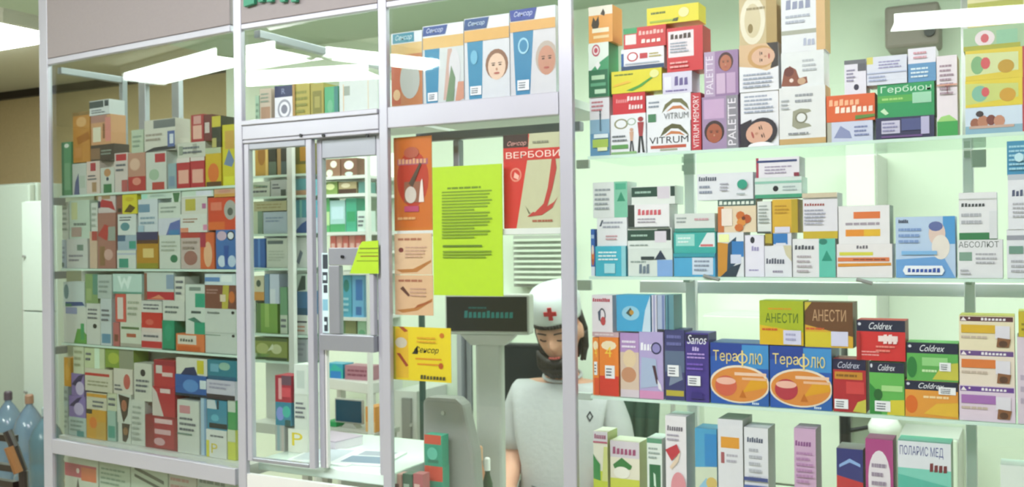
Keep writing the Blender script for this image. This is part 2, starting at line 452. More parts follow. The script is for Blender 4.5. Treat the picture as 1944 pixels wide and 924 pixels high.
bar('hatch_jamb', X(607)+.001, .012, CZ+.002, X(611), .024, zm0-.001, sw, WHITE)
MB().tube((X(653), -.0042, Z(653, 487)), (X(653), -.009, Z(653, 487)), .004).build('screw', BLACK, sw)
# vertical lettering strip on the sash
strip = MB(); sx0, sx1 = X(606), X(618)
strip.box(sx0, .0085, Z(612, 632), sx1, .0095, Z(612, 480), lin('#cfe8ea'))
add_prints(strip, [R(.15,.80,.95,.98,'#39424a'), R(.1,.62,.9,.76,'#39424a'), R(.2,.66,.7,.72,'#cfe8ea'), R(.25,.5,.85,.6,'#39424a'), R(.1,.28,.9,.42,'#7fb6c8'), R(.3,.02,.85,.2,'#39424a'), R(.2,.1,.7,.14,'#cfe8ea')],
           sx0, Z(612, 632), sx1-sx0, Z(612, 480)-Z(612, 632), .0085)
strip.build('sticker_strip', CARD, sw, attr=True)
MB().box(M2b+.001, -.01, .0, M3a-.001, .003, CZ-.03).build('front_panel', WHITE, sw)

# counter behind service window and leaflet window
ct = empty('counter', (0, 0, 0)); setp(ct, 'pale mint counter top running behind the service window', 'counter')
XC = X(797, .16)-.006
LZ = .80
MB().box(M2b+.002, .0285, CZ-.028, XC, .40, CZ).build('worktop', principled('counter_top', '#dff3ea', .25, var=.03, coat=.3), ct, bevel=.003)
MB().box(M2b+.003, .36, 0, M3a-.02, .38, CZ-.029).build('rear_panel', WHITE, ct)
ld = empty('lower_desk', (0, 0, 0)); setp(ld, 'lower pale desk inside the leaflet window carrying the hood and pole display', 'desk')
MB().box(M3b+.002, .0285, LZ-.025, M4a-.05, .55, LZ).build('desk_top', principled('counter_top', '#dff3ea', .25), ld, bevel=.003)
for sx in (M3b+.01, M4a-.09):
    for sy in (.04, .5): MB().box(sx, sy, 0, sx+.03, sy+.03, LZ-.0255).build('leg', LGREY, ld)

# middle: leaflet window --------------------------------------------------
lw = empty('leaflet_window', (0, 0, 0)); setp(lw, 'tall window with notices and posters taped inside its pane', 'window')
bar('post', M3a, -.012, 0, M3b, .003, 2.697, lw)
bar('fascia_panel', M3b+.001, -.0125, ZT+.008, M4a-.001, .004, 2.697, lw, FASCIA)
bar('top_rail', M3b+.001, -.0125, ZT-.006, M4a-.001, .004, ZT+.0075, lw)
bar('transom', M3b+.001, -.0125, 1.765, M4a-.001, .004, 1.813, lw)
pane('upper_pane', MAIN, M3b+.001, 1.814, M4a-.001, ZT-.007, lw)
pane('lower_pane', MAIN, M3b+.001, .5, M4a-.001, 1.764, lw)
bar('deck', M3b+.002, .031, 1.79, M4a-.002, .30, 1.808, lw, WHITE, 0)
MB().box(M3b+.001, -.01, .0, M4a-.001, .003, .499).build('front_panel', WHITE, lw)
ZL = 1.532
bar('ledge', M3b+.002, .018, ZL-.013, M4a-.002, .075, ZL, lw, WHITE, .001)
bar('inner_head_rail', M3b+.002, .10, Z(900, 262, .1), M4a-.002, .12, Z(900, 245, .1), lw, ALUG)
bar('inner_upright', X(862, .1), .10, ZL+.001, X(874, .1), .12, Z(900, 262, .1)-.001, lw, ALUG)

# right showcase ------------------------------------------------------
rs_ = empty('glass_showcase', (0, 0, 0)); setp(rs_, 'right glass showcase with roomy shelves of larger colourful boxes', 'showcase', 'glass showcases of the shop front')
RX1 = .62
bar('post', M4a, -.012, 0, M4b, .003, 2.697, rs_)
bar('post', RX1, -.012, 0, RX1+.04, .003, 2.697, rs_)
bar('fascia_panel', M4b+.001, -.0125, ZT+.008, RX1-.001, .004, 2.697, rs_, FASCIA)
bar('top_rail', M4b+.001, -.0125, ZT-.006, RX1-.001, .004, ZT+.0075, rs_)
pane('glass_pane', MAIN, M4b+.001, .81, RX1-.001, ZT-.007, rs_)
bar('base_panel', M4b+.001, -.015, 0, RX1-.001, .003, .80, rs_, WHITE)
SHR = [1.682, 1.429, 1.178, .93]
for z in SHR:
    MB().box(M4b+.004, .058, z-.006, RX1-.004, .30, z-.0005).build('glass_shelf', SHELFG, rs_)
    MB().box(M4b+.004, .055, z-.0065, RX1-.004, .0575, z-.0005).build('shelf_edge', EDGE, rs_)
for (p0, p1) in ((1300, 1319), (1829, 1850)):
    bar('rear_upright', X(p0, .33), .33, .7, X(p1, .33), .35, ZT-.01, rs_, REARW)
    for z in SHR: bar('shelf_bracket', X(p0, .33)+.004, .302, z-.022, X(p1, .33)-.004, .329, z-.008, rs_, CLIP, .001)
zb1, zb0 = Z(1500, 536, .33), Z(1500, 560, .33)
bar('rear_rail', M4b+.004, .352, zb0, RX1-.004, .37, zb1, rs_, REARW)
# shelf clips seen at the left ends and by the uprights
for (px, py, w, h) in ((1107, 311, 24, 17), (1309, 316, 20, 30), (1107, 541, 26, 20), (1860, 300, 28, 34), (1105, 752, 28, 14)):
    x0 = X(px-w/2, .30); x1 = X(px+w/2, .30); z0 = Z(px, py+h/2, .30); z1 = Z(px, py-h/2, .30)
    bar('glass_clip', x0, .301, z0, x1, .312, z1, rs_, CLIP, .002)
for (px, py) in ((1350, 523), (1640, 530)):
    m = MB().tube((X(px-14, .054), .050, Z(px-14, py, .05)), (X(px+16, .054), .050, Z(px+16, py+8, .05)), .0035); m.build('shelf_catch', GREYP, rs_)
# rear cabinets of white panels -------------------------------------------
def wall_unit(x0, x1, z0, z1, y, label, rows=1):
    t = empty('wall_panel_unit', (0, 0, 0)); setp(t, label, 'wall cabinet', 'white cabinets along the shop wall')
    MB().box(x0, y+.02, z0, x1, 1.995, z1).build('carcass', WHITE, t)
    for r in range(rows):
        a = z0+(z1-z0)*r/rows; b = z0+(z1-z0)*(r+1)/rows
        bar('door', x0+.004, y, a+.004, x1-.004, y+.018, b-.004, t, WALLM, .003)
wall_unit(X(1605, 1.7), X(1665, 1.7), .9, Z(1635, 292, 1.7), 1.70, 'narrow pale cabinet seen through the right showcase beside the upright', 2)
wall_unit(X(1330, 1.75), X(1592, 1.75), 0, Z(1450, 600, 1.75), 1.75, 'low white cabinet behind the cold-remedy boxes', 2)
wall_unit(X(1700, 1.75), X(1815, 1.75), 0, Z(1750, 830, 1.75), 1.75, 'low white cabinet behind the tall mint box at lower right', 1)
# small tag on the rear glass and a grey wall device
t = empty('wall_device', (0, 0, 0)); setp(t, 'grey box-shaped device hung high on the shop wall behind the upper right boxes', 'device')
x0, x1, z0, z1 = X(1688, 1.9), X(1790, 1.9), Z(1740, 92, 1.9), Z(1740, 12, 1.9)
bar('body', x0, 1.85, z0, x1, 1.995, z1, t, principled('device_grey', '#8f8580', .5, var=.05), .01)
MB().tube((x1-.03, 1.849, z0+.045), (x1-.03, 1.835, z0+.045), .018, n=16).build('knob', BLACK, t)
# sign on top
sg = empty('shop_sign', (0, 0, 0)); setp(sg, 'green sign lettering on the fascia cut off by the top of the picture', 'sign')
gm = principled('green_letter', '#2f8f6e', .4, var=.03)
zz = Z(480, 11, -.02)
MB().prism([(X(471, -.02), zz), (X(491, -.02), zz+.004), (X(491, -.02), zz+.12), (X(471, -.02), zz+.12)], -.026, -.0155).build('letter', gm, sg)
for px in (503, 520, 545, 566):
    z0 = Z(px, 3, -.02); MB().box(X(px-5, -.02), -.026, z0, X(px+5, -.02), -.0155, z0+.1).build('letter', gm, sg)
# ------------------------------------------------------------------ right showcase, top shelf
GR = 'boxes on the top shelf of the right showcase'
W = 'on top shelf of right showcase'
wht = '#e9e9f0'
def person_fig(cu, v0, s, c1, c2):
    return ('g', [E(cu, v0+s*.92, s*.09, s*.07, c1, 10), P([(cu-s*.1, v0+s*.84), (cu+s*.1, v0+s*.84), (cu+s*.06, v0+s*.45), (cu-s*.06, v0+s*.45)], c1),
                  P([(cu-s*.06, v0+s*.45), (cu, v0+s*.45), (cu-s*.03, v0), (cu-s*.1, v0)], c2), P([(cu, v0+s*.45), (cu+s*.06, v0+s*.45), (cu+s*.12, v0), (cu+s*.05, v0)], c2)])
items = [
 (1097,185,1156,288,'#e6e2ea',[R(0,0,1,.62,'#8fb4cf'),R(0,0,1,.38,'#5f93bb'),L(.1,.75,.8,.95,3,'#c77a86'),person_fig(.55,.42,.36,'#2b4252','#33566a'),R(.22,.30,.95,.37,'#e3eef4'),R(.15,.14,.95,.28,'#a9c356'),R(.4,.08,.9,.14,'#e8efc0')],'white and blue carton with a dark running figure'),
 (1098,82,1156,182,'#e7efe9',[P([(0,0),(1,0),(1,.75),(.4,.6),(0,.45)],'#3f9a6a'),R(0,0,.95,.5,'#1f6b49'),RING(.38,.86,.2,.11,'#c1455b','#f0dfe2'),E(.38,.86,.09,.05,'#c1455b',12),P([(.3,.6),(.5,.66),(.6,.58),(.45,.5)],'#f1f1f1'),R(.15,.32,.8,.40,'#b9d9b7'),R(.1,.2,.85,.26,'#5da27f'),R(.3,.06,.85,.14,'#bfe0c4')],'green and white carton with a red ring emblem',{'side':'#3f9a6a'}),
 (1097,12,1162,80,'#eaa24e',[R(0,.76,1,1,'#efe6d8'),P([(.12,.5),(.2,.72),(.3,.6),(.42,.74),(.45,.52),(.4,.4),(.2,.36)],'#3b3024'),P([(.5,.78),(.62,.92),(.7,.8),(.66,.72)],'#3b3024'),R(.15,.28,.85,.40,'#f5e9cf'),R(.2,.12,.85,.2,'#f7d6a0')],'orange carton with dark animal figures'),
 (1159,216,1226,288,wht,[RING(.3,.76,.2,.13,'#8d8b6a','#e9e9f0'),RING(.6,.80,.13,.09,'#9bb09a','#e9e9f0'),person_fig(.86,.02,.9,'#a4343c','#26262c'),person_fig(.6,.05,.6,'#cfa38c','#2b2f3a'),R(.02,.14,.5,.24,'#5f9a53'),L(.05,.3,.5,.5,2),R(.02,.0,.75,.06,'#8ab27a')],'white carton with two standing figures'),
 (1162,176,1224,216,'#cf2836',[WD('ЭХИНАЦ',.1,.55,.5,.75,'#e8898e'),WD('иммун',.45,.62,.95,.85,'#f6d9dc'),WD('сироп',.5,.2,.95,.45,'#f6d9dc')],'small red carton with white lettering'),
 (1160,132,1256,175,'#dfd22c',[L(.06,.75,.45,.9,1,'#6b7a2a'),P([(.3,.1),(.55,.3),(.8,.62),(.86,.62),(.6,.22),(.42,.06)],'#4a9a3a'),P([(.05,.3),(.4,.45),(.35,.55),(.05,.4)],'#e9b93a'),E(.86,.75,.09,.18,'#e6e39a')],'flat yellow carton with a green swoosh'),
 (1178,90,1260,131,'#eceaf2',[R(0,0,1,.2,'#24406a'),R(0,.2,.06,.8,'#2f5fa0'),RING(.27,.62,.13,.22,'#c43440','#eceaf2'),R(.44,.5,.62,.75,'#c43440'),L(.66,.5,.95,.75,2,'#b7a44e'),R(.1,.26,.9,.32,'#aeb6c8')],'white carton with red emblem and navy stripe'),
 (1183,50,1264,89,'#cf3035',[R(0,.72,.32,1,'#3c9a63'),R(.04,.2,.3,.68,'#e9dfe0'),WD('ФАРИНГО',.36,.6,.96,.82,'#f0b8b4'),WD('СЕПТ',.42,.2,.9,.4,'#f7e7e4')],'flat red carton with a green corner'),
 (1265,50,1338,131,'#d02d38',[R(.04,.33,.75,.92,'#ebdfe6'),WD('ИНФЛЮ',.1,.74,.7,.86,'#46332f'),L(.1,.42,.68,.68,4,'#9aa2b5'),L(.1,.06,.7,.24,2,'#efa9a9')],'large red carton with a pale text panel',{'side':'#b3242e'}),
 (1227,10,1326,46,'#e3d327',[L(.08,.55,.4,.8,1,'#5d6a20'),E(.72,.55,.1,.28,'#ece3a2'),R(.06,.12,.55,.24,'#a3b23a'),P([(.5,.1),(.6,.1),(.62,.3),(.52,.25)],'#4a5430')],'yellow carton lying topmost over the red ones',{'depth':.05}),
 (1257,136,1313,173,'#d9d3ea',[WD('МО',.4,.35,.9,.8,'#6a5b96'),R(.05,.2,.3,.8,'#e9e6f4'),L(.1,.05,.9,.2,1,'#7b6aa8')],'small lilac carton between yellow and violet ones'),
 (1226,178,1311,228,wht,[P([(.35,.3),(.42,.62),(.6,.82),(.8,.8),(.92,.6),(.97,.35),(.88,.5),(.76,.66),(.6,.68),(.48,.52)],'#6f6d45'),P([(.45,.35),(.6,.55),(.78,.55),(.9,.35),(.76,.44),(.6,.44)],'#c97a4a'),L(.05,.5,.35,.8,2,'#8e97a6'),R(.04,.0,.22,.3,'#47805a'),T('VITRUM',.4,.08,.95,.3,'#777a80')],'white carton with a rainbow arc, upper of two'),
 (1228,230,1311,286,wht,[P([(.3,.5),(.4,.78),(.58,.92),(.78,.86),(.93,.6),(.97,.48),(.86,.6),(.72,.74),(.56,.76),(.44,.62)],'#5c5a36'),P([(.4,.52),(.56,.68),(.76,.64),(.88,.5),(.74,.56),(.56,.58)],'#c97a4a'),T('VITRUM',.05,.28,.95,.5,'#1f2126'),R(.08,.12,.9,.22,'#c2543f'),R(.3,.04,.7,.1,'#a2a58f')],'white carton with a rainbow arc, lower of two'),
 (1312,176,1331,286,'#c53342',[TV('VITRUM MEMORY',.2,.04,.8,.96,'#f3e3e6')],'narrow red spine with white vertical lettering'),
 (1332,96,1401,180,'#9b7aa6',[R(.0,.0,.32,1,'#b79fc0'),TV('PALETTE',.05,.06,.26,.9,'#e8ddec'),R(.36,.05,.62,.5,'#cdb0cf'),R(.66,.05,.92,.5,'#c2a2c6'),FACE(.64,.72,.22,.82,'#b5694e','#4a2326')],'violet hair-dye carton with an upright face'),
 (1332,182,1401,286,'#a58ab0',[R(.68,0,1,1,'#8f8a96'),TV('PALETTE',.72,.06,.94,.94,'#efe6f2'),R(.05,.58,.62,.95,'#c9a6cc'),FACE(.34,.3,.28,.66,'#a9593f','#3a2226')],'violet hair-dye carton below its twin'),
 (1402,-8,1474,82,'#c9b48a',[R(.72,0,1,1,'#b0935a'),E(.36,.5,.34,.5,'#e6dcc6'),E(.36,.5,.22,.36,'#d3c3a0'),E(.3,.34,.07,.1,'#8a7440',12),L(.2,.7,.7,.8,1,'#9a8a64')],'beige carton with a pale oval at the frame top'),
 (1403,83,1478,172,'#ebe9f0',[P([(0,.55),(.4,.5),(.7,.42),(1,.5),(1,1),(0,1)],'#d8b48e'),P([(.8,.46),(1,.5),(1,1),(.7,1),(.9,.8)],'#2c2120'),FACE(.62,.72,.3,.8,'#dcb096','#c99a62',math.pi/2),L(.1,.06,.9,.4,4,'#a3a9bd')],'white hair-dye carton with a sideways blonde face'),
 (1405,173,1478,278,'#ebe9f0',[L(.1,.6,.9,.95,5,'#a3a9bd'),P([(0,0),(.25,0),(.3,.5),(0,.42)],'#2b2230'),FACE(.5,.25,.36,.7,'#dba892','#2b2230',-math.pi/2+.3),E(.55,.0,.35,.08,'#f5f3f7')],'white hair-dye carton with a sideways dark-haired face'),
 (1482,-8,1566,95,'#e6e6ec',[R(.80,0,1,1,'#d9b07c'),R(0,.32,.8,.40,'#a9a99a'),WD('Olia',.1,.78,.7,.96,'#8f93b0'),WD('PRO',.5,.1,.78,.24,'#b0b4cc'),L(.1,.5,.7,.7,2,'#b2b6c6')],'tall white carton with a grey band and tan edge',{'side':'#cfa36a'}),
 (1482,97,1564,162,'#e4e5e8',[P([(.0,.05),(.06,.45),(.2,.62),(.35,.5),(.42,.25),(.6,.28),(.62,.1),(.4,.02)],'#8b4a36'),E(.18,.45,.12,.14,'#6a2a22',10),E(.24,.2,.05,.06,'#f0d8d0',8),E(.48,.16,.1,.1,'#c9a283',10),L(.5,.4,.85,.8,3,'#b9bcc4')],'pale carton with a brown flower picture'),
 (1479,164,1569,276,'#e5e4e6',[R(0,0,1,.1,'#c9a36b'),P([(.28,.32),(.3,.58),(.46,.62),(.66,.6),(.7,.56),(.46,.5),(.44,.4),(.66,.34),(.7,.3),(.4,.26)],'#9c9a86'),RING(.48,.46,.13,.1,'#7c7a68','#e5e4e6'),L(.35,.7,.75,.9,2,'#9a9ca4'),L(.05,.6,.25,.8,3,'#a9acb4'),L(.2,.15,.8,.22,1,'#8d8f96')],'large pale carton with a grey square ornament',{'side':'#c9a36b'}),
 (1568,230,1657,272,'#cfd2ea',[R(0,0,.1,1,'#b5b0a0'),P([(.15,.2),(.3,.8),(.5,.5),(.55,.15)],'#8d93bd'),L(.6,.2,.95,.8,3,'#7f87b5')],'pale lilac carton under the orange one'),
 (1568,179,1661,228,'#e0602c',[WD('ДРОЖЖИ',.05,.6,.7,.85,'#f6b48c'),WD('КРАСОТА',.18,.32,.98,.58,'#fbe5d6'),P([(.6,.05),(1,.12),(1,.22),(.6,.2)],'#5f8a3e')],'orange carton with white lettering'),
 (1602,113,1644,178,'#e7e0ee',[R(0,.88,1,1,'#6a6a72'),R(.62,.66,1,.88,'#5c5a64'),E(.55,.2,.12,.09,'#332a44',12),L(.1,.35,.55,.75,4,'#8d86a4')],'small white carton with a dark dot and grey lid'),
 (1645,106,1722,178,'#dcdcec',[R(0,.75,.16,1,'#d9cf6a'),L(.3,.55,.95,.85,3,'#9a93bf'),R(0,.4,1,.44,'#b9bddb'),L(.05,.1,.6,.35,2,'#a8aed0')],'pale lilac carton behind the green one top'),
 (1723,90,1777,160,'#e7e2ef',[R(0,0,1,.55,'#5f94c4'),L(.1,.1,.9,.45,3,'#dbe9f4'),L(.2,.65,.8,.92,2,'#d59aa8')],'white and blue carton topmost beside the tall one'),
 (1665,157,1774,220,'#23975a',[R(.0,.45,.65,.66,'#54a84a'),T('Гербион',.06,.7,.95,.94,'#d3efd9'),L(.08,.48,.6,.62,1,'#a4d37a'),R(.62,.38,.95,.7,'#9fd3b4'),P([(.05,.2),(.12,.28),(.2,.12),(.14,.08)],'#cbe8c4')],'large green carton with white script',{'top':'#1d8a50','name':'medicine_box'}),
 (1662,221,1774,268,'#2d2a55',[R(.1,.25,.42,.85,'#ccc6de'),L(.12,.3,.4,.8,3,'#8b86b0'),R(.45,.35,.78,.9,'#4a4f86'),R(.78,.15,.92,.95,'#b9b3d6'),R(.1,.05,.8,.14,'#6c4a86')],'navy carton with lilac panels under the green one'),
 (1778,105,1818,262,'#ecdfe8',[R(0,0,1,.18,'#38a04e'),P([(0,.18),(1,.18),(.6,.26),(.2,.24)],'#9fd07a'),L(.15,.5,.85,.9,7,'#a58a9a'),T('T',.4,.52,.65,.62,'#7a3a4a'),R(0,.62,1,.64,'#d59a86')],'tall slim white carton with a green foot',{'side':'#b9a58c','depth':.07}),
 (1832,200,1990,256,'#cfdcef',[R(0,0,1,.3,'#8db3c9'),R(.7,0,.75,1,'#b5384a'),E(.12,.4,.06,.2,'#9a5a44',10),E(.22,.45,.07,.24,'#b87a60',10),E(.32,.5,.06,.2,'#7a3a34',10),E(.42,.45,.07,.22,'#c58a72',10),E(.18,.75,.05,.12,'#3a2a30',8),R(.05,.2,.6,.3,'#c9a79a')],'blue beach-picture carton lowest at the right end'),
 (1832,148,1990,199,'#e2c93a',[P([(0,.1),(.65,.3),(.65,.8),(0,.9)],'#c9cf78'),E(.18,.5,.1,.3,'#7fb7a0'),E(.25,.55,.05,.18,'#d4565c',10),E(.52,.4,.1,.25,'#cf9a2c'),R(.7,0,.75,1,'#b5384a')],'yellow herbal carton second lowest at right end'),
 (1832,90,1990,147,'#dfc53c',[P([(0,.15),(.65,.25),(.65,.85),(0,.9)],'#d3d9a2'),E(.15,.5,.08,.3,'#7fae7c'),E(.25,.55,.06,.2,'#d4565c',10),E(.5,.4,.1,.22,'#c2962c'),R(.7,0,.75,1,'#b5384a')],'yellow herbal carton third lowest at right end'),
 (1828,46,1990,89,'#a3bf9a',[E(.26,.5,.12,.35,'#e7d7dc'),E(.26,.5,.05,.2,'#cf5c66',10),R(.4,.1,.65,.8,'#8fbf9f'),R(0,0,.68,.2,'#a9a83a')],'green herbal carton fourth lowest at right end'),
 (1836,-10,1990,45,'#d8cf9a',[R(0,.6,.7,.85,'#a9a83a'),L(.05,.1,.6,.5,2,'#8a8a5a')],'cream carton topmost at the right end'),
]
shelf_row(MAIN, SHR[0], items, W, GR, xmin=M4b+.006)

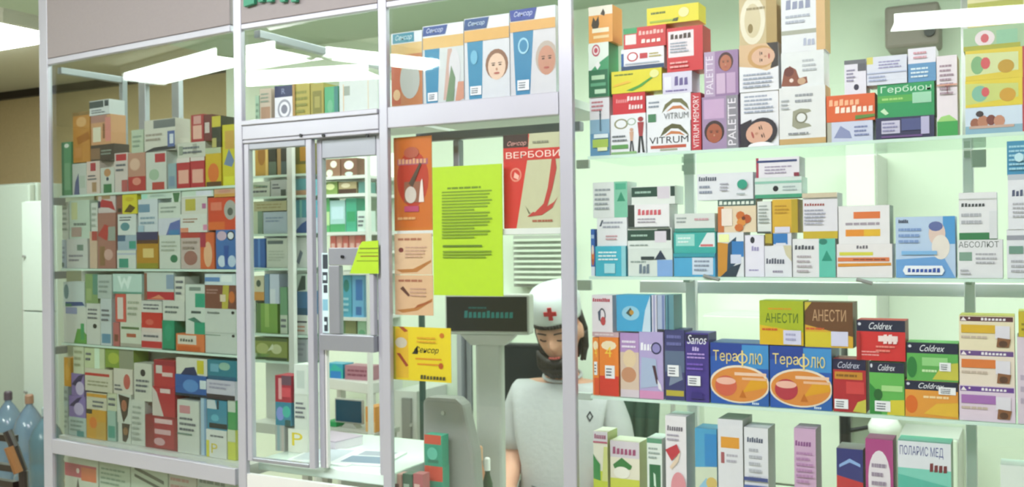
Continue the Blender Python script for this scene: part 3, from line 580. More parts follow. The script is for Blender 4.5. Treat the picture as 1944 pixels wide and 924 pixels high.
# ------------------------------------------------------------------ second shelf
GR = 'boxes on the second shelf of the right showcase'; W = 'on second shelf of right showcase'
g = '#e4e6ea'
items = [
 (1094,435,1129,520,'#2b62b5',[R(0,0,1,.2,'#d9dff0'),E(.5,.42,.38,.2,'#d9742f'),P([(.2,.36),(.8,.36),(.5,.2)],'#b5512a'),E(.5,.56,.3,.1,'#e9d5c8'),R(.1,.8,.9,.88,'#a9c2e6')],'slim blue carton with an orange oval'),
 (1130,467,1189,521,'#3bb0c9',[L(.1,.5,.8,.85,3,'#e2f3f6'),R(.3,.1,.65,.42,'#a9dce6'),R(.86,0,1,1,'#8cc9d4')],'turquoise carton lowest in its pile'),
 (1132,413,1190,466,g,[P([(.08,.7),(.14,.7),(.22,.92),(.16,.92)],'#3d4a5c'),L(.2,.6,.9,.9,2,'#a3a7b5'),L(.3,.2,.7,.4,2,'#d09aa4')],'white carton on the turquoise one'),
 (1124,345,1192,411,'#dfe3e3',[R(.62,0,1,1,'#7cc2a6'),P([(.7,.45),(.82,.72),(.94,.45)],'#2c8b6c'),R(.66,.78,.96,.95,'#4aa98a'),L(.06,.2,.55,.85,5,'#9aa1a8')],'white carton with green letter panel topmost'),
 (1192,472,1277,521,'#d4dcd8',[R(.66,0,1,.6,'#7fa6dc'),L(.06,.45,.5,.6,1,'#8a9a96'),P([(.6,.6),(.74,.95),(.86,.62)],'#22304a'),WD('№10',.25,.1,.5,.45,'#6a7a8a'),R(.3,.6,.6,.72,'#2c3a3e')],'pale carton with a blue corner and dark triangle'),
 (1190,433,1275,471,'#dde3e0',[R(0,.4,.68,.92,'#25473c'),R(.68,.4,.98,.95,'#1d2a2c'),R(.62,.3,.88,.85,'#d9d0dc'),L(.08,.55,.5,.75,1,'#a3bfb2'),L(.05,.1,.6,.25,1,'#8d9a96')],'dark green and white carton under the red-lettered one'),
 (1190,388,1271,432,'#e9e6ea',[R(0,0,.16,1,'#25302e'),WD('МИЛОСА',.24,.55,.82,.82,'#cf5a68'),L(.24,.2,.7,.45,2,'#a39aa8'),R(0,.0,1,.06,'#5a6462')],'white carton with red lettering and a black edge'),
 (1198,353,1281,387,'#dfe3e0',[R(0,.42,.6,.96,'#21453a'),R(.6,.3,.88,.95,'#d6ccd8'),R(.9,.42,1,.96,'#1f3a34'),L(.08,.55,.5,.8,1,'#9fbdb0')],'dark green and white carton topmost beside the upright'),
 (1278,481,1357,521,'#4aa4d2',[R(.45,.08,.95,.82,'#cdd9ea'),L(.5,.2,.9,.75,3,'#8b96ac'),R(0,.85,1,1,'#2f96a8')],'blue carton lowest with a pale text field'),
 (1278,440,1358,480,'#36a9a4',[R(.05,.35,.5,.9,'#9ad6cf'),P([(.6,.3),(.98,.3),(.98,.95),(.8,.95)],'#dfe6e9'),R(.64,.32,.94,.42,'#cf6a6e'),L(.1,.45,.45,.8,2,'#dff1ef')],'teal carton with a white wedge'),
 (1280,405,1357,439,'#d7dbd9',[R(0,0,1,.2,'#3d8f84'),L(.05,.45,.35,.85,2,'#9aa3a4'),L(.5,.55,.95,.8,1,'#cfa0aa')],'grey-white carton with a teal base line'),
 (1362,441,1412,521,'#e1e3ea',[P([(0,0),(.35,.02),(.4,.75),(0,.78)],'#c98a2e'),P([(.35,.1),(.7,.3),(.72,.9),(.4,.75)],'#22435f'),R(.55,.45,1,.8,'#2f78bd'),P([(.1,0),(.7,0),(.9,.3),(.5,.22)],'#23364a'),R(.5,.3,.9,.5,'#cfd4ea'),R(.05,.78,.45,.96,'#eef2b0')],'carton with orange, blue and white slanting panels'),
 (1413,446,1450,521,'#e6e2f2',[E(.4,.88,.12,.08,'#2c2c38',10),L(.2,.12,.9,.2,1,'#9b93c0'),WD('эн',.35,.62,.75,.74,'#9b93c0')],'pale lilac carton with a dark dot on its lid'),
 (1451,466,1511,521,'#e3e2ec',[WD('нейтрон',.05,.42,.75,.6,'#55596c'),L(.3,.1,.7,.25,1,'#9a93a8'),P([(.7,1),(1,1),(1,.5),(.8,.7)],'#cfc6a8')],'white carton with small grey lettering'),
 (1362,378,1435,440,'#e4cfb2',[R(0,.8,1,1,'#44605a'),WD('NALGESIN',.03,.84,.97,.96,'#dfe6dc'),R(0,0,.16,.78,'#c9703a'),R(.1,.2,.38,.72,'#ecdcd2'),E(.6,.5,.12,.14,'#c96a2e',8),E(.76,.4,.12,.14,'#b9542a',8),E(.62,.3,.12,.13,'#d98a3a',8),E(.56,.14,.12,.12,'#c96a2e',8),E(.68,.42,.05,.06,'#6a2a1c',8)],'beige carton with orange blossoms and a dark header'),
 (1437,382,1464,445,'#dde0de',[L(.1,.3,.9,.9,6,'#98a09e'),R(0,0,1,.06,'#4a5250')],'slim white carton with fine grey text'),
 (1465,378,1514,441,'#d9ab34',[R(.76,0,1,1,'#b59a24'),L(.1,.55,.7,.85,3,'#b98a1e'),R(.1,.0,.7,.18,'#d9d6ea')],'yellow carton over the blue and white one'),
 (1452,443,1466,465,'#b5a13c',[R(0,0,1,.2,'#6a5a24')],'narrow yellow-green carton edge'),
 (1467,442,1502,465,'#dcdcea',[R(.0,.1,.8,.95,'#2f76bc'),R(.15,.0,.7,.2,'#dcdcea')],'small blue and white carton'),
 (1322,328,1429,376,'#e2e2ea',[WD('Тержинан',.03,.72,.36,.9,'#4a5064'),L(.04,.2,.3,.6,2,'#8a90a4'),L(.42,.3,.6,.65,3,'#a6a3b4'),E(.82,.55,.09,.18,'#2c9a82',16),L(.72,.15,.92,.25,1,'#9aa7ac')],'wide white carton with a teal oval'),
 (1432,336,1524,376,'#d3dedb',[R(0,0,1,.18,'#3f9a78'),R(0,.7,1,.82,'#8fc0b0'),E(.45,.45,.06,.14,'#1c1a26',12),L(.6,.3,.95,.6,2,'#a3b0b4')],'pale green carton with a black dot'),
 (1434,298,1517,335,'#e6e0ea',[R(0,0,.06,1,'#a83450'),R(.02,.75,.95,.86,'#2b3a72'),L(.2,.15,.85,.6,3,'#a79ab4'),R(.88,.02,1,.2,'#8a2c44')],'white carton with navy band topmost of the middle pile',{'side':'#cfc6d0'}),
 (1496,453,1586,524,'#e5e3e8',[R(.62,0,1,1,'#5fc0ae'),P([(.68,.42),(.8,.7),(.93,.42)],'#1f8f7a'),E(.72,.92,.1,.08,'#2b7f70',10),WD('Тензон',.05,.72,.52,.84,'#4a4c58'),L(.1,.1,.5,.6,4,'#b4a9b2')],'white carton with a turquoise letter panel'),
 (1521,366,1590,450,'#e3dfe8',[R(0,.0,1,.16,'#c9ae2e'),WD('ТАМСУЛОН',.04,.72,.64,.78,'#a04a4a'),L(.04,.3,.7,.66,5,'#a6a6ba'),R(0,.9,1,1,'#cfc0a8')],'upright white carton with a yellow base band',{'side':'#b9b5bd'}),
 (1588,463,1694,525,'#e9e3e6',[WD('Эспа',.36,.86,.58,.96,'#6a6470'),R(.05,.66,.66,.76,'#d6d04a'),R(.02,.48,.95,.6,'#dd7a4a'),P([(.02,.32),(.98,.36),(.98,.44),(.02,.42)],'#d98f2e'),L(.3,.5,.9,.58,1,'#8a3f2c')],'white carton with yellow and orange stripes, lower'),
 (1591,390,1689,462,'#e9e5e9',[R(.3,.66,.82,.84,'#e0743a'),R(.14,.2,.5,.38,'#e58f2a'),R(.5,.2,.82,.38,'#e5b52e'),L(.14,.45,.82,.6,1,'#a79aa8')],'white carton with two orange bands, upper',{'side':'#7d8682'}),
 (1700,411,1814,527,'#b9cdea',[R(.8,.55,1,1,'#4a97d4'),P([(.0,0),(1,0),(.8,.35),(0,.3)],'#6aa0da'),E(.7,.72,.14,.2,'#e2c6bc'),E(.68,.84,.12,.08,'#5f6aa4',12),E(.76,.5,.15,.2,'#e9dfd8'),WD('хумана',.05,.9,.22,.96,'#2c3550'),L(.05,.55,.5,.84,3,'#7f9acc'),R(.1,.38,.7,.44,'#7fb4e4'),P([(.12,.12),(.16,.2),(.78,.2),(.82,.12),(.78,.05),(.16,.05)],'#eef1fa'),WD('МАЛЬВИНА',.2,.09,.76,.16,'#2f51a8')],'light blue carton with a child picture',{'name':'baby_food_box'}),
 (1820,365,1893,452,'#e7e5ea',[R(0,0,1,.15,'#2f7a4c'),WD('ХЕЛИКОЛ',.06,.7,.7,.78,'#3d4148'),L(.06,.3,.7,.6,2,'#b3b3bd'),R(.8,.02,1,.6,'#dcdce2'),R(0,.86,1,.87,'#9aa19e')],'upright white carton with a green foot band'),
 (1818,455,1904,527,'#e4e2e8',[T('АБСОЛЮТ',.02,.8,.92,.96,'#5c6464'),R(.03,.45,.32,.68,'#7f9f90'),L(.4,.35,.92,.68,3,'#b0aeb8'),L(.05,.08,.3,.25,2,'#b0aeb8')],'white carton with bold grey lettering and a green patch'),
 (1911,435,1990,526,'#e2e1ea',[R(.0,.78,1,.88,'#9a9aa8'),WD('РЕННАКС',.05,.5,.7,.66,'#3f4a50'),R(.05,.5,.4,.66,'#6f9488'),L(.1,.1,.6,.4,3,'#b0aeb8')],'white carton cut by the picture edge, lower'),
 (1913,330,1990,434,'#e6e5ee',[R(0,.9,1,1,'#bfc3d0'),WD('АГИСТАМ',.1,.6,.8,.72,'#4a5070'),L(.12,.2,.6,.5,4,'#b0aeb8')],'white carton cut by the picture edge, upper'),
 (1911,266,1990,329,'#3d8cb4',[L(.05,.1,.6,.9,6,'#9fd0e4'),E(.3,.5,.12,.14,'#bfe2ee',8)],'blue carton with pale snow speckles at the right end'),
]
shelf_row(MAIN, SHR[1], items, W, GR, zmax=SHR[0]-.008, xmin=M4b+.006)

# ------------------------------------------------------------------ third shelf
GR = 'boxes on the third shelf of the right showcase'; W = 'on third shelf of right showcase'
def theraflu(cup):
    return [R(0,.78,1,1,'#1f3f9a'),R(.55,.6,1,.98,'#3f8fd0'),E(.5,.335,.52,.31,'#e9dccb',32),
            E(.5,.33,.485,.28,'#dd8a3c',32),P([(.55,.2),(.97,.3),(.97,.45),(.7,.42)],'#e0a01e'),
            R(.42,.48,.96,.53,'#f0c9b0'),R(.55,.41,.96,.45,'#eab793'),
            E(.27,.3,.19,.17,cup),E(.27,.38,.17,.06,'#f0b9a8'),P([(.5,.12),(.62,.12),(.56,.25)],'#c26a1e'),
            T('Тера',.05,.66,.47,.88,'#ecd58a'),RING(.56,.76,.09,.085,'#ecd58a','#2f6fc0'),R(.545,.63,.575,.89,'#ecd58a'),T('лю',.67,.67,.90,.85,'#e6d48f'),P([(.55,0),(1,0),(1,.18),(.8,.08)],'#245fae'),WD('novo',.72,.02,.84,.06,'#d6e6f4')]
def coldrex(body, u=.1, patch=None, hh=.27):
    return [R(0,1-hh,1,1,'#1b1d3e'),E(.06,1-hh*.35,.035,.04,'#d9dbe8',8),TI('Coldrex',.24,1-hh*.8,.76,1-hh*.2,'#eceef6')]+body
nasal = lambda c1, c2: [R(.02,.84,.98,.98,c1),WD('Амиксин',.4,.87,.86,.95,'#f1eaf2'),P([(.03,.86),(.08,.97),(.14,.86)],'#f6e9ee'),E(.19,.93,.02,.03,'#f3dfe6',8),R(.04,.5,.66,.74,c2),L(.04,.3,.6,.45,1,'#c9b6a8'),R(.66,.35,.92,.72,'#e3ddea'),P([(.68,.1),(.9,.1),(.94,.34),(.7,.38)],'#8a5a3c'),E(.8,.2,.08,.1,'#5a3a2c',8)]
items = [
 (1097,640,1136,737,'#ef8a34',[R(.0,.0,1,.3,'#e2552a'),E(.5,.86,.4,.08,'#f6e2c0',10),T('4',.35,.66,.7,.84,'#f8d04a'),R(.12,.0,.2,.8,'#f4a650'),S(.25,.35,.75,.58)],'orange effervescent carton, left one of a pair'),
 (1137,640,1174,740,'#ee8430',[R(.0,.0,1,.34,'#d93a2c'),E(.5,.86,.4,.08,'#f6e2c0',10),T('4',.3,.66,.65,.84,'#f8d04a'),S(.3,.3,.8,.52)],'orange effervescent carton, right one of a pair'),
 (1097,630,1174,639,'#c9a7b0',[L(.1,.2,.9,.8,1,'#e6d6da')],'thin pinkish card lying across the orange pair',{'depth':.05,'name':'card_strip','cat':'card'}),
 (1176,632,1212,745,'#b28cc4',[R(0,0,1,.7,'#d8bfae'),E(.5,.6,.35,.14,'#e3c9a6'),E(.45,.35,.4,.12,'#c48a6a'),R(0,0,1,.12,'#d9c9d4'),L(.1,.75,.9,.9,2,'#e9dcf0')],'lilac carton with a blurred portrait'),
 (1213,630,1259,750,'#b3a3d4',[R(0,0,1,.12,'#d48fbd'),WD('Nova',.06,.72,.6,.84,'#f3f0fa'),RING(.72,.76,.22,.09,'#2c2a55','#8f86c0'),P([(.05,.15),(.8,.2),(.7,.6),(.1,.62)],'#a9b7d6'),P([(.55,.5),(.68,.5),(.8,.25),(.72,.22)],'#4a2a3a'),P([(.75,.3),(.9,.22),(.95,.12),(.8,.16)],'#e6e1ee')],'lilac carton with a navy disc'),
 (1261,626,1299,753,'#3a3a72',[R(0,.4,1,.7,'#5a6a8a'),S(.15,.34,.72,.5),R(.05,.06,.95,.14,'#b9a93a'),P([(.2,.2),(.9,.3),(.8,.5),(.3,.4)],'#7a86a0'),L(.1,.75,.9,.95,2,'#6a6aa8')],'dark blue carton with price label and yellow foot'),
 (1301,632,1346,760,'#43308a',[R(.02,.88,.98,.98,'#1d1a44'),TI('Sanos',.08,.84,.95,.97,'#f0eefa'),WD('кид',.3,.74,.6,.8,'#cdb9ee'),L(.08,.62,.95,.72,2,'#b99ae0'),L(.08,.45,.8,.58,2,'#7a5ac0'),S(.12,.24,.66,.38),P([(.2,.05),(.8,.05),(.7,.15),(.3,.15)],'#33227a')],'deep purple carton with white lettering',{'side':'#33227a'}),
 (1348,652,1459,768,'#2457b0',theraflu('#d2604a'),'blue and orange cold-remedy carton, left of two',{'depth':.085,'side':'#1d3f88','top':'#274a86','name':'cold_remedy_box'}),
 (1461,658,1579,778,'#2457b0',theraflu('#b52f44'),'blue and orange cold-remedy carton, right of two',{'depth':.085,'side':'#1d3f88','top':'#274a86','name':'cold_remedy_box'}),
 (1581,682,1644,785,'#b32030',[R(0,.8,1,1,'#1f1c44'),TI('Coldrex',.12,.83,.85,.95,'#c9cbe0'),R(.05,.62,.9,.76,'#c98a2c'),L(.1,.64,.85,.74,1,'#8a5a1a'),R(.4,.35,.95,.58,'#d14044'),S(.04,.06,.46,.24),P([(.6,.02),(1,0),(1,.26),(.75,.2)],'#c9c04a')],'dark red carton with a navy header'),
 (1650,688,1717,787,'#63b556',coldrex([P([(.0,0),(.35,0),(.3,.4),(0,.6)],'#2f8a3c'),P([(.5,0),(1,0),(1,.3),(.6,.28)],'#d9c93a'),R(.35,.45,.95,.56,'#a9d98f'),E(.25,.38,.13,.11,'#23622e',12),S(.15,.06,.6,.26)],.1,None,.2),'green lemon carton beside the dark red one',{'side':'#3a8a40'}),
 (1718,724,1820,797,'#e59a3c',coldrex([E(.12,.35,.12,.25,'#dc6a24'),P([(.35,.1),(1,.05),(1,.45),(.6,.4)],'#e5b53a'),L(.35,.5,.9,.64,1,'#f3d3a0'),S(.64,.66,.96,.86)],.1,None,.25),'orange carton lowest in the navy-header pile'),
 (1718,651,1820,723,'#5eae56',coldrex([E(.1,.35,.1,.28,'#257a3a'),P([(.5,.05),(1,.05),(1,.5),(.7,.45)],'#c9c24a'),R(.3,.4,.8,.62,'#93cf86'),L(.3,.2,.7,.34,1,'#c9e8b4'),S(.64,.28,.86,.5)],.1,None,.28),'green carton standing on the orange one'),
 (1626,608,1722,687,'#d32a30',coldrex([L(.1,.1,.5,.25,2,'#f0a0a0'),R(.45,.48,.85,.62,'#f4dcdc'),WD('5X',.55,.42,.85,.66,'#f4dcdc'),L(.4,.2,.8,.4,2,'#ee8a80'),R(0,0,.08,.7,'#a81e28')],.1,None,.28),'red carton standing over the green lemon one',{'side':'#8a2026'}),
 (1527,574,1619,655,'#6a4226',[P([(0,0),(1,0),(1,.25),(0,.5)],'#d9a82e'),R(.0,.0,.55,.34,'#d6c22e'),T('АНЕСТИ',.16,.58,.86,.84,'#c9a07a'),L(.02,.36,.5,.46,1,'#cf5a2c'),R(.55,.04,.9,.36,'#d6d3ee'),P([(0,.8),(.15,1),(0,1)],'#c9b23a')],'brown and yellow carton, right of two on top'),
 (1441,571,1525,650,'#a9b51e',[P([(0,0),(1,0),(1,.3),(0,.45)],'#dcb51c'),T('АНЕСТИ',.14,.5,.88,.72,'#4a6a1a'),L(.2,.78,.85,.86,1,'#d99a1c'),L(.06,.3,.5,.4,1,'#d0541c'),R(.55,.02,.95,.34,'#d6d3ee'),L(.6,.08,.9,.3,2,'#a9a6cc')],'yellow-green carton, left of two on top'),
 (1101,560,1162,628,'#e9dfe8',[WD('МИРАМИСИН',.04,.82,.9,.92,'#b8324a'),RING(.5,.45,.17,.2,'#5c5a64','#e9dfe8'),E(.55,.3,.12,.12,'#c0454c',10),P([(.3,.55),(.45,.62),(.42,.35),(.34,.3)],'#46506a')],'white carton with a small black and red figure'),
 (1170,560,1235,625,'#3fa0d0',[P([(.75,0),(1,0),(1,1),(.85,.6)],'#c3d8ea'),E(.42,.5,.26,.2,'#8fc4de'),P([(.28,.5),(.42,.66),(.5,.5),(.42,.4)],'#40504c'),E(.45,.52,.07,.07,'#b98a3a',8)],'sky-blue carton with a small bird'),
 (1236,560,1246,625,'#d6d3e4',[R(.3,0,.7,1,'#9a9ac0')],'first thin pale spine right of the bird carton'),
 (1247,560,1262,625,'#a9b5d0',[R(.6,0,.9,1,'#6d7cae')],'second thin bluish spine right of the bird carton'),
 (1263,560,1279,625,'#5f8f9c',[R(.2,0,.4,1,'#2f5f78')],'third thin teal spine right of the bird carton'),
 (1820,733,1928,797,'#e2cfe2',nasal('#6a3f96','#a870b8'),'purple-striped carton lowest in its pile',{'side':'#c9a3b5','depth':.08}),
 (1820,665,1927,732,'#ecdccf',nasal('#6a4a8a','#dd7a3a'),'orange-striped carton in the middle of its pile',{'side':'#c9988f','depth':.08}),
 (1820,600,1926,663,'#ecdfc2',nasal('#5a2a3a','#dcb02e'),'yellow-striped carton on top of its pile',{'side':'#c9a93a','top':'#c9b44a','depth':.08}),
 (1931,640,1990,795,'#dccbdc',[L(.1,.2,.9,.6,3,'#b9a9c0')],'tall pinkish carton cut by the picture edge',{'depth':.08}),
 (1933,592,1990,639,'#c9b52e',[L(.1,.2,.9,.6,2,'#8a7a1e')],'olive yellow carton cut by the picture edge',{'depth':.08}),
]
shelf_row(MAIN, SHR[2], items, W, GR, zmax=SHR[1]-.008, xmin=M4b+.006)
# carton flaps lying behind the dark blue one

# ------------------------------------------------------------------ fourth shelf
GR = 'boxes on the lowest visible shelf of the right showcase'; W = 'on lowest shelf of right showcase'
items = [
 (1102,818,1154,980,'#e6e2d4',[R(0,.88,1,1,'#d9d2dc'),WD('ДОКТОР',.08,.91,.9,.97,'#9a3f6a'),R(0,0,1,.52,'#c3cf3a'),P([(0,.42),(.5,.40),(.48,.6),(.2,.66),(0,.72)],'#2f8a4a'),P([(.6,.4),(1,.4),(1,.82),(.75,.82)],'#d3d88a'),R(0,.86,1,.88,'#c05a7a')],'herbal carton with a green leaf, leftmost',{'side':'#c9cf8a'}),
 (1158,838,1214,980,'#e6e0cf',[R(0,.78,1,1,'#d4cbd6'),WD('ДОКТОР',.08,.82,.9,.92,'#a04a76'),R(0,0,1,.5,'#c9cf4a'),P([(.1,.68),(.4,.78),(.75,.68),(.7,.63),(.15,.63)],'#2f7a3e'),E(.4,.58,.28,.08,'#efece2')],'herbal carton with dark green hill, second from left',{'side':'#bfc08a'}),
 (1228,832,1257,980,'#dfe7e3',[R(0,.94,1,1,'#5f9a7c'),R(.15,.0,.9,.68,'#1f6a44'),P([(.45,.42),(.6,.40),(.55,.56),(.42,.58)],'#cfe6d6'),L(.1,.74,.9,.9,3,'#9aa9a6')],'slim white and dark green carton'),
 (1263,790,1303,980,'#e9e3ea',[WD('Бальзам',.08,.86,.85,.91,'#6a6474'),L(.08,.76,.7,.84,2,'#a79fb2'),P([(.0,.68),(.55,.74),(.72,.67),(.3,.58)],'#c02f44'),P([(.2,.52),(.72,.67),(.62,.58),(.3,.5)],'#e6cdb8'),E(.62,.34,.36,.14,'#dc8f9c')],'tall white carton with a red emblem',{'side':'#bdb9c0','depth':.06}),
 (1319,814,1361,980,'#4a9fcc',[R(0,0,1,.55,'#8fc0dc'),P([(0,.35),(.5,.5),(1,.4),(1,.62),(0,.6)],'#cfd9c4'),E(.75,.45,.25,.06,'#d3b76a'),R(.45,.62,1,.95,'#2a86c9'),R(0,.05,1,.2,'#5fa4cf')],'sky-blue carton with a sandy wave'),
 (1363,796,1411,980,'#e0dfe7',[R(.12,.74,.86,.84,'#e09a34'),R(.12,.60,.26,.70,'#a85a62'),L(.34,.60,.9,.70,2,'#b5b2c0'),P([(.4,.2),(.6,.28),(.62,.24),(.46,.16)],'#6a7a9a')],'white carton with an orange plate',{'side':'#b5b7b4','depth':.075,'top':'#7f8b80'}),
 (1413,812,1459,980,'#e2e2ea',[WD('Валемид',.12,.86,.8,.91,'#4a5470'),L(.2,.5,.75,.82,5,'#b3b5c0'),R(0,.50,1,.535,'#3a4a8a'),R(0,.36,1,.46,'#4a62a8')],'white carton with navy base bands',{'side':'#b3b6ba','depth':.06}),
 (1507,814,1549,980,'#cfa9cc',[WD('ЛАКТАМ',.05,.84,.8,.89,'#8a4f8c'),L(.1,.5,.9,.8,6,'#b483b4'),R(.15,.2,.8,.4,'#cdb9cc')],'tall mauve carton standing alone',{'side':'#9a7a9f','depth':.055}),
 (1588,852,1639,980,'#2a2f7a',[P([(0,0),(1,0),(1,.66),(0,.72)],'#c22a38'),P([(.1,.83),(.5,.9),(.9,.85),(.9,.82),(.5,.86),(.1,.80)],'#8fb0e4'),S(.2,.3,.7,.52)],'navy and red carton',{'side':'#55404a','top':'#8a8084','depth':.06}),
 (1643,834,1696,980,'#b04488',[R(.1,.0,.9,.66,'#e4dbe6'),E(.5,.66,.4,.24,'#e8dfe9'),L(.22,.56,.8,.8,3,'#9a8aa2'),L(.2,.1,.8,.35,4,'#b3a3a8')],'magenta carton with a pale arch',{'side':'#8a3a6a'}),
 (1704,840,1806,985,'#7fcfc0',[R(0,.76,1,1,'#e2e4ee'),T('ПОЛАРИС МЕД',.04,.86,.86,.96,'#3c4a92'),WD('КОФИ',.6,.74,.94,.82,'#7a2f3a'),P([(0,.7),(1,.62),(1,.2),(0,.4)],'#55b8a8'),P([(.3,.0),(1,.3),(1,.5),(.1,.2)],'#a3dcd2')],'broad mint carton with blue lettering',{'side':'#7d9a86'}),
 (1899,886,1990,985,'#e4ece8',[R(0,0,1,.62,'#118a5a'),R(.0,.62,1,.7,'#b9d9ca')],'green and white carton at the lower right corner'),
]
shelf_row(MAIN, SHR[3], items, W, GR, zmax=SHR[2]-.008, xmin=M4b+.006)

# ------------------------------------------------------------------ on the transom deck
GR = 'boxes on the deck above the service window'; W = 'on deck above the service window'
items = [
 (476,182,492,225,'#a9c9b0',[L(.1,.2,.9,.8,3,'#7f9f8a')],'slim pale green carton'),
 (493,168,515,223,'#c9b9a8',[R(.1,.1,.9,.5,'#b08a72'),L(.1,.6,.9,.9,3,'#8a9a8a')],'slim beige-brown carton'),
 (520,162,554,221,'#ebeaf2',[R(0,.7,1,1,'#2c3560'),T('R',.4,.78,.6,.92,'#8f96b8'),RING(.55,.38,.38,.26,'#9a9aa8','#ebeaf2'),E(.55,.38,.18,.12,'#7f7f90')],'white carton with a navy top and grey ring'),
 (556,158,588,219,'#b0a24e',[L(.1,.2,.9,.85,4,'#8a8a3e'),R(0,0,.15,1,'#a9834a')],'olive carton, left of two'),
 (589,158,614,216,'#a89c48',[R(.15,.2,.85,.8,'#7f7a36'),R(.3,.35,.7,.65,'#a39a52')],'olive carton with a dark square'),
 (615,164,641,213,'#4fa87a',[R(.7,0,1,1,'#3a7f7c'),E(.4,.4,.2,.2,'#6fb58e')],'green carton'),
 (643,150,716,209,'#d3dad8',[R(.12,.6,.28,.85,'#9aa39a'),R(.1,.0,.12,.9,'#e0b88a'),R(.75,0,.77,1,'#e0cdb0')],'large plain grey-white carton beside the post'),
]
shelf_row(MAIN, 1.808, items, W, GR, d=.06, depth=.06, xmin=M2a+.004, xmax=M3a-.004)

# promotional cards in the upper right pane
def promo(x0, y0, x1, y1, pr, label, name='promotional_card', base='#dfe2ea'):
    xm = (x0+x1)/2
    a, b = X(x0, .05), X(x1, .05); t, bt = Z(xm, y0, .05), 1.8085
    return carton(MAIN, a+.0005, bt, b-.0005, t, .05, .02, base, pr, label, name, 'card', 'row of skin-care cards above the leaflet window')
oval = lambda c: RING(.5,.5,.3,.22,c,'#2f86b8')
promo(747, 60, 806, 195, [R(0,0,1,.72,'#c07a4e'),R(.0,.72,1,.86,'#d6b374'),R(.05,.87,.75,.99,'#3f8fa8'),TI('Сенсор',.12,.89,.7,.97,'#d9eef2'),R(0,.1,.3,.68,'#bf5a34'),E(.6,.4,.32,.24,'#b9bdb8'),E(.17,.22,.12,.07,'#e0b98a',12),R(0,0,1,.06,'#d9b9a0')], 'brown card with a grey oval under a teal plate, first of four')
promo(807, 45, 885, 190, [R(0,0,1,.78,'#cfd3d6'),P([(.08,0),(.35,0),(.42,.76),(.04,.76)],'#2f86b0'),R(0,.72,1,.86,'#d9b06a'),P([(0,.88),(.56,.88),(.62,.99),(.02,.99)],'#27478f'),TI('Сенсор',.08,.90,.52,.97,'#cfd6ee'),P([(.5,.1),(.62,.7),(.72,.7),(.7,.1)],'#c9a69c'),E(.78,.45,.14,.24,'#d6d3da'),P([(.78,.05),(1,.1),(1,.3),(.86,.3)],'#cf8f78'),P([(.55,.05),(.75,.05),(.8,.35),(.7,.5)],'#6f8a6a'),E(.2,.55,.1,.08,'#6fb4d4'),S(.12,.1,.36,.2)], 'card with blue strip and blurred body photograph, second of four')
promo(886, 30, 972, 183, [R(0,0,1,.8,'#d6d6de'),P([(.1,0),(.38,0),(.42,.76),(.06,.76)],'#2f86b0'),FACE(.72,.42,.25,.6,'#e6c4ae','#8a5f48'),R(0,.73,1,.86,'#dba95e'),P([(0,.87),(.5,.87),(.56,.99),(.02,.99)],'#234a86'),TI('Сенсор',.08,.90,.48,.96,'#cfe0ee'),E(.22,.55,.08,.08,'#6fb4d4'),S(.13,.12,.38,.22)] , 'card with a smiling baby face, third of four')
promo(973, 14, 1060, 177, [R(0,0,1,.8,'#d3cfd6'),P([(.12,0),(.42,0),(.52,.78),(.06,.78)],'#2d80ad'),FACE(.8,.42,.24,.66,'#c48a74','#b9a9a0'),R(0,.76,1,.87,'#dba65e'),P([(.02,.88),(.54,.88),(.6,1),(.0,1)],'#2a3f96'),TI('Сенсор',.08,.91,.52,.98,'#d3d9f2'),RING(.3,.6,.12,.09,'#9fd0e6','#2d80ad'),S(.16,.12,.42,.23)], 'card with an adult face beside a blue strip, last of four')

# ------------------------------------------------------------------ posters and notices in the leaflet window
def sheet(px0, py0, px1, py1, d, base, pr, label, name, cat, th=.0015, group=None, z0=None, sec=MAIN):
    xm, ym = (px0+px1)/2, (py0+py1)/2
    a, b = sec.at(px0, ym, d)[0], sec.at(px1, ym, d)[0]; t = sec.at(xm, py0, d)[1]; bt = sec.at(xm, py1, d)[1]
    if z0 is not None: bt = z0
    return carton(sec, a, bt, b, t, d, th, base, pr, label, name, cat, group)
pepper = lambda cx, cy, s, c: ('g', [P([(cx-.10*s,cy-.34*s),(cx+.10*s,cy-.22*s),(cx+.2*s,cy),(cx+.26*s,cy+.24*s),(cx+.3*s,cy+.42*s),(cx+.38*s,cy+.40*s),(cx+.40*s,cy+.26*s),(cx+.3*s,cy-.02*s),(cx+.18*s,cy-.26*s),(cx+.34*s,cy-.2*s),(cx+.42*s,cy-.13*s),(cx+.3*s,cy-.28*s),(cx+.06*s,cy-.38*s),(cx-.28*s,cy-.4*s),(cx-.14*s,cy-.33*s)], c)])
sheet(748, 259, 820, 424, .03, '#c9701c', [R(.02,.03,.98,.97,'#c9681c'),E(.5,.55,.42,.3,'#b8321c'),R(.1,.7,.9,.76,'#a85a72'),WD('ПЕРЦОВЫЙ',.12,.71,.88,.77,'#d9a07a'),E(.48,.83,.2,.06,'#b0553f'),R(.28,.3,.78,.52,'#8f5a44'),E(.45,.38,.15,.09,'#cfc4bb'),P([(.66,.3),(.8,.3),(.76,.55),(.72,.52)],'#ead9d4'),P([(.4,.5),(.7,.72),(.74,.7),(.5,.46)],'#4f3a2c'),R(.28,.2,.66,.26,'#b8406a'),L(.1,.1,.7,.16,1,'#e0a870')], 'orange poster with a dark red centre standing on the ledge', 'poster', 'poster', group=None, z0=ZL+.0005)
notice = [L(.22,.82,.86,.84,1,'#6f8a1e',.8)]+[('g', [R(.14, .795-.0235*i, .86-(.25 if i in (6,12,15) else .03*(i%3)), .807-.0235*i, '#7f9a22')]) for i in range(16)] + [R(.15,.375,.72,.39,'#5f7a1a')]+[R(.15,.335-.022*i,.85-.08*(i==2),.346-.022*i,'#7f9a22') for i in range(3)]
